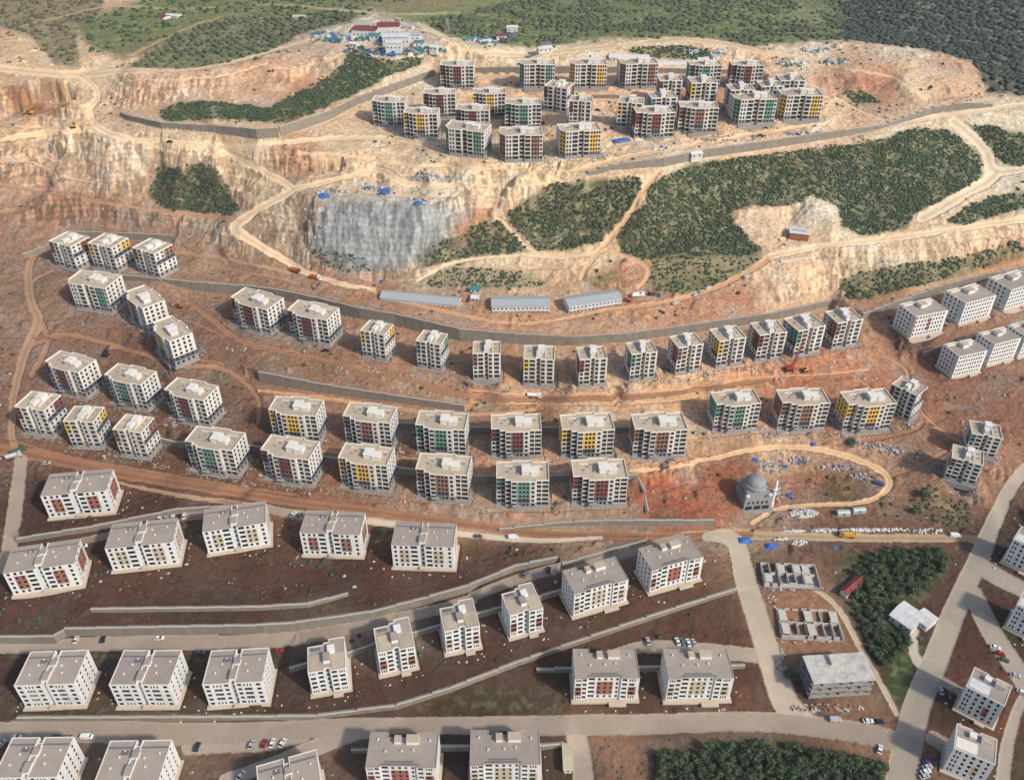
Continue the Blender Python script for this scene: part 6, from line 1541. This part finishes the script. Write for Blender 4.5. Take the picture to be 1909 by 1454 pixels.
# hilltop camp and other distant cabins
for x1, y1, x2, y2, e, H, D, rm, lab in [
 (655, 56, 700, 58, 126, 5, 14, 'redroof', "dark red roofed hall, left one of the hilltop camp"), (703, 51, 744, 50, 127, 6, 16, 'redroof', "dark red roofed hall, right one of the hilltop camp"),
 (712, 70, 762, 70, 125.5, 5, 14, 'sheet', "large pale green-white hall in front of the red roofs"), (718, 81, 748, 81, 125, 5, 10, 'sheet', "white hall with sunlit front, lowest of the hilltop camp"), (764, 66, 782, 66, 126, 4, 8, 'metal_roof', "small grey cabin right of the pale hall on the hilltop"),
 (664, 47, 690, 47, 127, 4, 8, 'metal_roof', "grey roofed cabin behind the left red roofed hall"), (688, 66, 706, 67, 126, 3, 7, 'teal', "small green roofed cabin between the camp halls"), (640, 66, 654, 66, 125, 3, 7, 'metal_roof', "small grey cabin at the camp's left end"),
 (1005, 92, 1030, 90, 118, 3, 7, 'sheet', "small pale cabin on the rim above the back row"), (1010, 84, 1028, 83, 119, 3, 7, 'slate', "small dark roofed cabin above a pale one on the rim"), (945, 52, 965, 52, 114, 4, 8, 'sheet', "white farm building on the green fields behind the estate"),
 (291, 32, 304, 34, 102, 5, 10, 'redroof', "farmhouse with reddish roof among the far upper left fields"), (306, 30, 330, 31, 102, 4, 10, 'sheet', "long pale farm building right of the reddish farmhouse"), (545, 32, 568, 32, 105, 3, 8, 'cream', "small buff building in the olive orchard"),
 (1302, 112, 1320, 112, 110, 3, 7, 'sheet', "white cabin below the rim road right of the scrub strip"), (1330, 106, 1348, 104, 112, 3, 7, 'metal_roof', "tilted grey cabin beside the rim road"), (1290, 288, 1310, 286, 90, 3, 5, 'sheet', "white cabin on the wall top below the mauve wide block"),
 (602, 68, 616, 68, 122, 3, 6, 'sheet', "white cabin on the left shoulder of the hilltop camp"), (622, 62, 636, 61, 124, 3, 6, 'metal_roof', "grey cabin between the shoulder cabin and the red halls"), (752, 50, 768, 51, 127, 3, 6, 'metal_roof', "grey cabin right of the right red roofed hall"), (772, 80, 790, 80, 124, 3, 7, 'teal', "green roofed cabin at the right end of the camp"),
 (800, 88, 814, 89, 122, 3, 6, 'sheet', "white cabin lowest on the camp's right slope"), (868, 72, 884, 73, 118, 3, 7, 'teal', "green roofed cabin left of the farm building"), (900, 78, 916, 78, 117, 3, 7, 'sheet', "white cabin among the piles right of the camp"), (926, 68, 944, 67, 117, 3, 7, 'redroof', "red roofed cabin under the white farm building"), (650, 82, 664, 83, 123, 3, 6, 'sheet', "white cabin under the left red roofed hall"),
 (1468, 118, 1486, 119, 110, 3, 7, 'sheet', "white cabin left of the quarry rim piles"), (1530, 106, 1548, 106, 113, 3, 7, 'metal_roof', "grey cabin on the quarry rim at upper right"),
 (877, 540, 895, 541, 34, 2.6, 5, 'teal', "small dark green roofed hut between shed and dormitory"), (878, 556, 892, 557, 32.5, 2.6, 5, 'sheet', "small white hut between shed and dormitory")]:
    shed(x1, y1, x2, y2, e, H, D, lab, nm="camp_hall" if H >= 5 else "cabin", roofm=rm, ridge=1.0, wn=max(2, int((x2 - x1) / 7)), cat="hall" if H >= 5 else "cabin", s_win=1.2)

# grey arched tanks by the loop road
for x, y, a, lab in ((1571, 958, 2, "grey arched cabin, left one of two below the loop road"), (1600, 953, 5, "grey arched cabin, right one of two below the loop road")):
    p = hit(x, y); r = empty("arched_cabin", p, math.radians(a), lab, "cabin", "grey arched cabins below the loop road")
    m = MB(); pr = [(1.6 * math.cos(t), 1.3 + 1.3 * math.sin(t)) for t in [math.pi * k / 8 for k in range(9)]] + [(-1.6, -.6), (1.6, -.6)]
    n = len(m.v)
    for X in (-3.3, 3.3): m.v += [(X, y_, z_) for y_, z_ in pr]
    k = len(pr); m.f.append(tuple(reversed(range(k)))); m.f.append(tuple(range(k, 2 * k))); m.f += [(i, (i + 1) % k, k + (i + 1) % k, k + i) for i in range(k)]; m.m = [0] * (k + 2)
    m.build("shell", [M['metal_roof']], r); d = MB(); d.box(-.5, -1.66, 0, .5, -1.602, 1.9); d.build("door", [M['slate']], r)
# tarpaulins
def tarp(x, y, w, d, h, lab, m_='blue'):
    p = hit(x, y); mb = MB(); n = 7
    for j in range(n + 1):
        for i in range(n + 1):
            u, v = i / n, j / n; z = h * (math.sin(math.pi * u) * math.sin(math.pi * v)) ** .5 * random.uniform(.75, 1.1) - .1
            mb.v.append(((u - .5) * w + random.uniform(-.2, .2), (v - .5) * d + random.uniform(-.2, .2), z))
    for j in range(n):
        for i in range(n): k = j * (n + 1) + i; mb.f.append((k, k + 1, k + n + 2, k + n + 1)); mb.m.append(0)
    mb.f.append(tuple([i for i in range(n, -1, -1)] + [j * (n + 1) for j in range(1, n + 1)] + [n * (n + 1) + i for i in range(1, n + 1)] + [j * (n + 1) + n for j in range(n - 1, 0, -1)])); mb.m.append(0)
    tag(mb.build("tarpaulin", [M[m_]], None, p, random.uniform(-.3, .3)), lab, "tarpaulin", "tarpaulins over stored material")
for t in [(1388, 1007, 7, 4, 1.4, "blue tarpaulin nearest the road bend left of the shells"), (1437, 1018, 6, 4, 1.6, "bright blue tarpaulin above the upper roofless shell"), (1407, 857, 4, 3, 1.2, "small blue tarpaulin on the loop road verge"), (1516, 828, 3, 3, 1, "small blue sheet below the middle wide block by the loop"),
          (603, 366, 9, 6, 2, "blue tarpaulin at the left end of the scree top"), (718, 357, 7, 6, 2, "blue tarpaulin in the middle of the scree top"), (782, 379, 8, 5, 1.5, "blue tarpaulin at the right end of the scree top"), (1160, 262, 14, 6, 1.5, "long blue and white sheet left of the dark red wide block"), (711, 76, 8, 8, 4, "bright blue cover beside the hilltop halls"),
          (363, 1135 - 490, 4, 3, 1.2, "pale blue sheet beside the yellow-cornered block"), (713, 525, 3, 3, 1.5, "blue sheet at the left end of the long shed"), (1555, 1020, 2.5, 2, 1, "small dark blue sheet on the verge under the bag-lined road"), (1472, 924, 4, 3, 1, "blue and white sheet right of the mosque minaret")]: tarp(*t)
debris("site_clutter", "timber, block stacks and grey waste between the unfinished blocks", "site materials", [(x, y, rx, ry) for x, y, rx, ry in ((250, 600, 25, 12), (360, 655, 25, 8), (440, 650, 20, 6), (560, 655, 25, 5), (640, 690, 20, 6), (700, 690, 25, 5), (760, 700, 25, 5), (860, 720, 20, 5), (960, 728, 22, 5), (1060, 728, 22, 5), (1140, 722, 20, 5), (1240, 712, 20, 5), (1330, 700, 18, 5), (1400, 690, 18, 5), (1560, 680, 25, 6), (600, 825, 18, 6), (740, 845, 12, 8), (890, 858, 16, 6), (1030, 858, 14, 6), (1150, 858, 20, 5), (500, 830, 14, 5), (460, 905, 18, 6), (610, 915, 16, 5), (745, 935, 16, 6), (900, 955, 16, 5), (1045, 955, 14, 5), (1440, 812, 18, 5), (1560, 812, 18, 6), (1690, 790, 22, 8), (1790, 915, 25, 8), (1850, 850, 18, 10), (150, 790, 14, 8), (110, 820, 20, 5), (200, 850, 18, 5), (300, 870, 18, 5), (320, 790, 20, 6), (80, 740, 20, 5), (420, 590, 16, 6), (740, 265, 12, 3), (820, 270, 14, 3), (1020, 315, 30, 4), (1130, 290, 30, 5), (1200, 270, 18, 3), (1350, 255, 18, 3), (900, 220, 14, 3))], [M['stone'], M['concrete'], M['steel'], M['slate'], M['cap'], M['brickr'], M['beige'], M['concrete'], M['wallc']], 7, 1.3)
# white bags
def bags(name, lab, spots):
    pts = []
    for x, y, rx, ry, n in spots:
        for _ in range(n):
            q = random.uniform(0, 6.28); t = math.sqrt(random.random()); p = hit(x + rx * t * math.cos(q), y + ry * t * math.sin(q)); pts.append((p.x, p.y, p.z + random.uniform(0, .9) * (1 - t)))
    pts = np.array(pts); tag(scatter_mesh(name, pts, rng.uniform(.5, .8, len(pts)), RK, IF1, M['bag'], .1), lab, "bags", None, 'stuff')
bags("white_bags", "oval heap of white sacks beside the loop road", [(1497, 957, 27, 8, 260)])
bags("white_sacks", "line of white sacks along the road to the mosque", [(1480, 990, 22, 1.5, 60), (1540, 989, 30, 3, 90), (1610, 988, 40, 3, 130), (1660, 988, 40, 3, 60), (1730, 990, 30, 5, 40), (1455, 1005, 14, 3, 26), (1490, 1012, 14, 6, 50)])

# ------------------------------------------------------------------ mosque under construction
def mosque():
    p = hit(1411, 952); r = empty("mosque", p + Vector((0, 1.0, 0)), math.radians(6), "grey unfinished mosque with a dome and one white minaret", "mosque")
    b = MB(); b.box(-7.2, 0, -3, 7.2, 14, 7.5); b.box(-6.0, 1.2, 7.5, 6.0, 12.8, 10.5)
    for k in range(8):
        a = math.pi / 8 + k * math.pi / 4
    b.lathe([(6.2, 10.5), (6.2, 12.6), (5.9, 12.9)], 16, 0, 7); b.build("wall", [M['dome']], r)
    d = MB(); d.lathe([(5.3 * math.cos(t), 12.8 + 4.0 * math.sin(t)) for t in [math.pi / 2 * k / 7 for k in range(7)]] + [(.3, 16.85), (.12, 17.6)], 24, 0, 7); o = d.build("dome", [mat('rough_dome', (.27,.27,.27), var=.3, scale=1.2, dirt=(.16,.16,.165), dirt_amt=.7)], r)
    for x, y in ((-6, 1.2), (6, 1.2), (-6, 12.8), (6, 12.8)):
        d = MB(); d.lathe([(1.5 * math.cos(t), 1.4 * math.sin(t)) for t in [math.pi / 2 * k / 5 for k in range(5)]] + [(.05, 1.5)], 12); new_obj("corner_dome", d.mesh("corner_dome", [M['metal_roof']]), r, (x, y, 7.5 + 1.2))
        q = MB(); q.box(-1.3, -1.3, 7.5, 1.3, 1.3, 8.8); new_obj("turret", q.mesh("turret", [M['dome']]), r, (x * .9, 7 + (y - 7) * .9, 0))
    for i in range(5):
        w = new_obj("window", WIN, r, (-5.6 + i * 2.4, -.01, 3.9)); w.scale = (1.2, 1, 2.0)
    for i in range(3): a = MB(); a.box(-1.6, -.35, 0, 1.6, -.01, 3.2); new_obj("arch", a.mesh("arch", [M['inside']]), r, (-4.5 + i * 4.5, 0, -.5))
    m = MB(); m.lathe([(1.3, -2), (1.2, 2.5), (1.0, 3), (.95, 11), (1.5, 11.5), (1.5, 12.3), (.9, 12.4), (.85, 15.5), (1.0, 15.6), (.1, 18.5)], 14)
    new_obj("minaret", m.mesh("minaret", [M['offwhite']]), r, (8.6, 2.0, 0))
    q = MB(); q.box(-8.4, -2.6, -2, 8.4, -.4, .5); q.build("forecourt", [M['concrete']], r)
mosque()
# ------------------------------------------------------------------ roofless and framed concrete shells
def shell(px, py, ang, W, D, lab, seed):
    rr = random.Random(seed); p = hit(px, py); r = empty("concrete_shell", p, math.radians(ang), lab, "building shell")
    b = MB(); t = .35; H = 3.0
    b.box(-.5, -.5, -2, W + .5, D + .5, .3); b.build("floor_slab", [M['concrete']], r)
    w = MB()
    def seg(x0, y0, x1, y1):
        h = H * rr.uniform(.8, 1.1); w.box(min(x0, x1) - t / 2 + rr.uniform(0, .01), min(y0, y1) - t / 2 + rr.uniform(0, .01), .3, max(x0, x1) + t / 2, max(y0, y1) + t / 2, h)
    xs = [0, W * .14, W * .28, W * .43, W * .57, W * .72, W * .86, W]
    for i, x in enumerate(xs):
        y0 = rr.choice((0, 0, D * .15)); seg(x, y0 if 0 < i < 7 else 0, x, D * (rr.choice((.6, 1, 1)) if 0 < i < 7 else 1))
        if i < len(xs) - 1:
            x2 = xs[i + 1]
            for y in (0, D * .5, D):
                if rr.random() < .92: seg(x + .1, y, x2 - rr.choice((.1, .1, 1.6)), y)
    w.build("wall", [M['oldslab']], r)
    c = MB()
    for k in range(6):
        x, y = rr.choice(xs[:-1]), rr.choice((0, D * .5)); c = MB(); c.box(x + .3, y + .3, H + .05 + k * .004, x + W * .13, y + D * .42, H + .25 + k * .004); c.build("roof_slab", [M['stone']], r)
shell(1425, 1093, -3, 26, 12.5, "upper roofless concrete shell beside the right road", 3); shell(1457, 1190, -3, 27, 15, "middle roofless concrete shell with grey room walls", 8)
def frame():
    A = at(1519, 1272, -8 + 10.5); B = at(1631, 1265, -8 + 10.5); d = B - A; W = d.length
    r = empty("concrete_frame_building", (A.x, A.y, -8), math.atan2(d.y, d.x), "three-storey bare concrete block with pale roof slab, lowest of the shells", "building shell")
    D = 13
    for k in range(4):
        z = -.2 + k * 3.5; s = MB(); s.box(-.4 if k < 3 else -.7, -.4 if k < 3 else -.7, z, W + .4, D + .4, z + .35); s.build("floor_slab" if k < 3 else "roof_slab", [M['concrete'] if k < 3 else M['oldslab']], r)
    n = 6
    for i in range(n + 1):
        for y in (.2, D * .5, D - .4):
            c = MB(); c.box(-.22, 0, -3, .22, .45, 10.29); new_obj("column", c.mesh("column", [M['concrete']]), r, (.25 + (W - .5) * i / n, y, 0))
    w = MB()
    for k in range(3):
        w.box(.5, 1.6, .16 + k * 3.5, W - .5, 1.8, 3.28 + k * 3.5, 0)
        w.box(.5, D - 1.0, .16 + k * 3.5, W - .5, D - .8, 3.28 + k * 3.5, 0)
        for i in range(n):
            if (i + k) % 3 == 0: x = .5 + (W - .5) * i / n; w.box(x + .1, .25, .16 + k * 3.5, x + W / n - .5, .4, 1.5 + k * 3.5, 1)
    w.build("infill_wall", [M['inside'], M['concrete']], r)
    s = MB(); s.box(W * .38, 7.5, 10.66, W * .52, D - 1, 12.2); s.build("stair_tower", [M['stone']], r)
frame()
print("total objects", len(SC.objects))

# ------------------------------------------------------------------ air
hb = MB(); hb.box(-4200, -400, -60, 4200, 8000, CAMH + 12)
hm_ = bpy.data.materials.new("haze"); hm_.use_nodes = True
hn = hm_.node_tree; hn.nodes.clear(); ho = hn.nodes.new("ShaderNodeOutputMaterial"); hv = hn.nodes.new("ShaderNodeVolumePrincipled")
hv.inputs["Color"].default_value = (.82, .88, .95, 1); hv.inputs["Density"].default_value = 0.00006; hv.inputs["Anisotropy"].default_value = .2
hn.links.new(hv.outputs[0], ho.inputs["Volume"])
tag(hb.build("haze", [hm_]), "thin pale haze in the air over the whole hillside", "haze", None, 'stuff')
SC.cycles.volume_bounces = 0
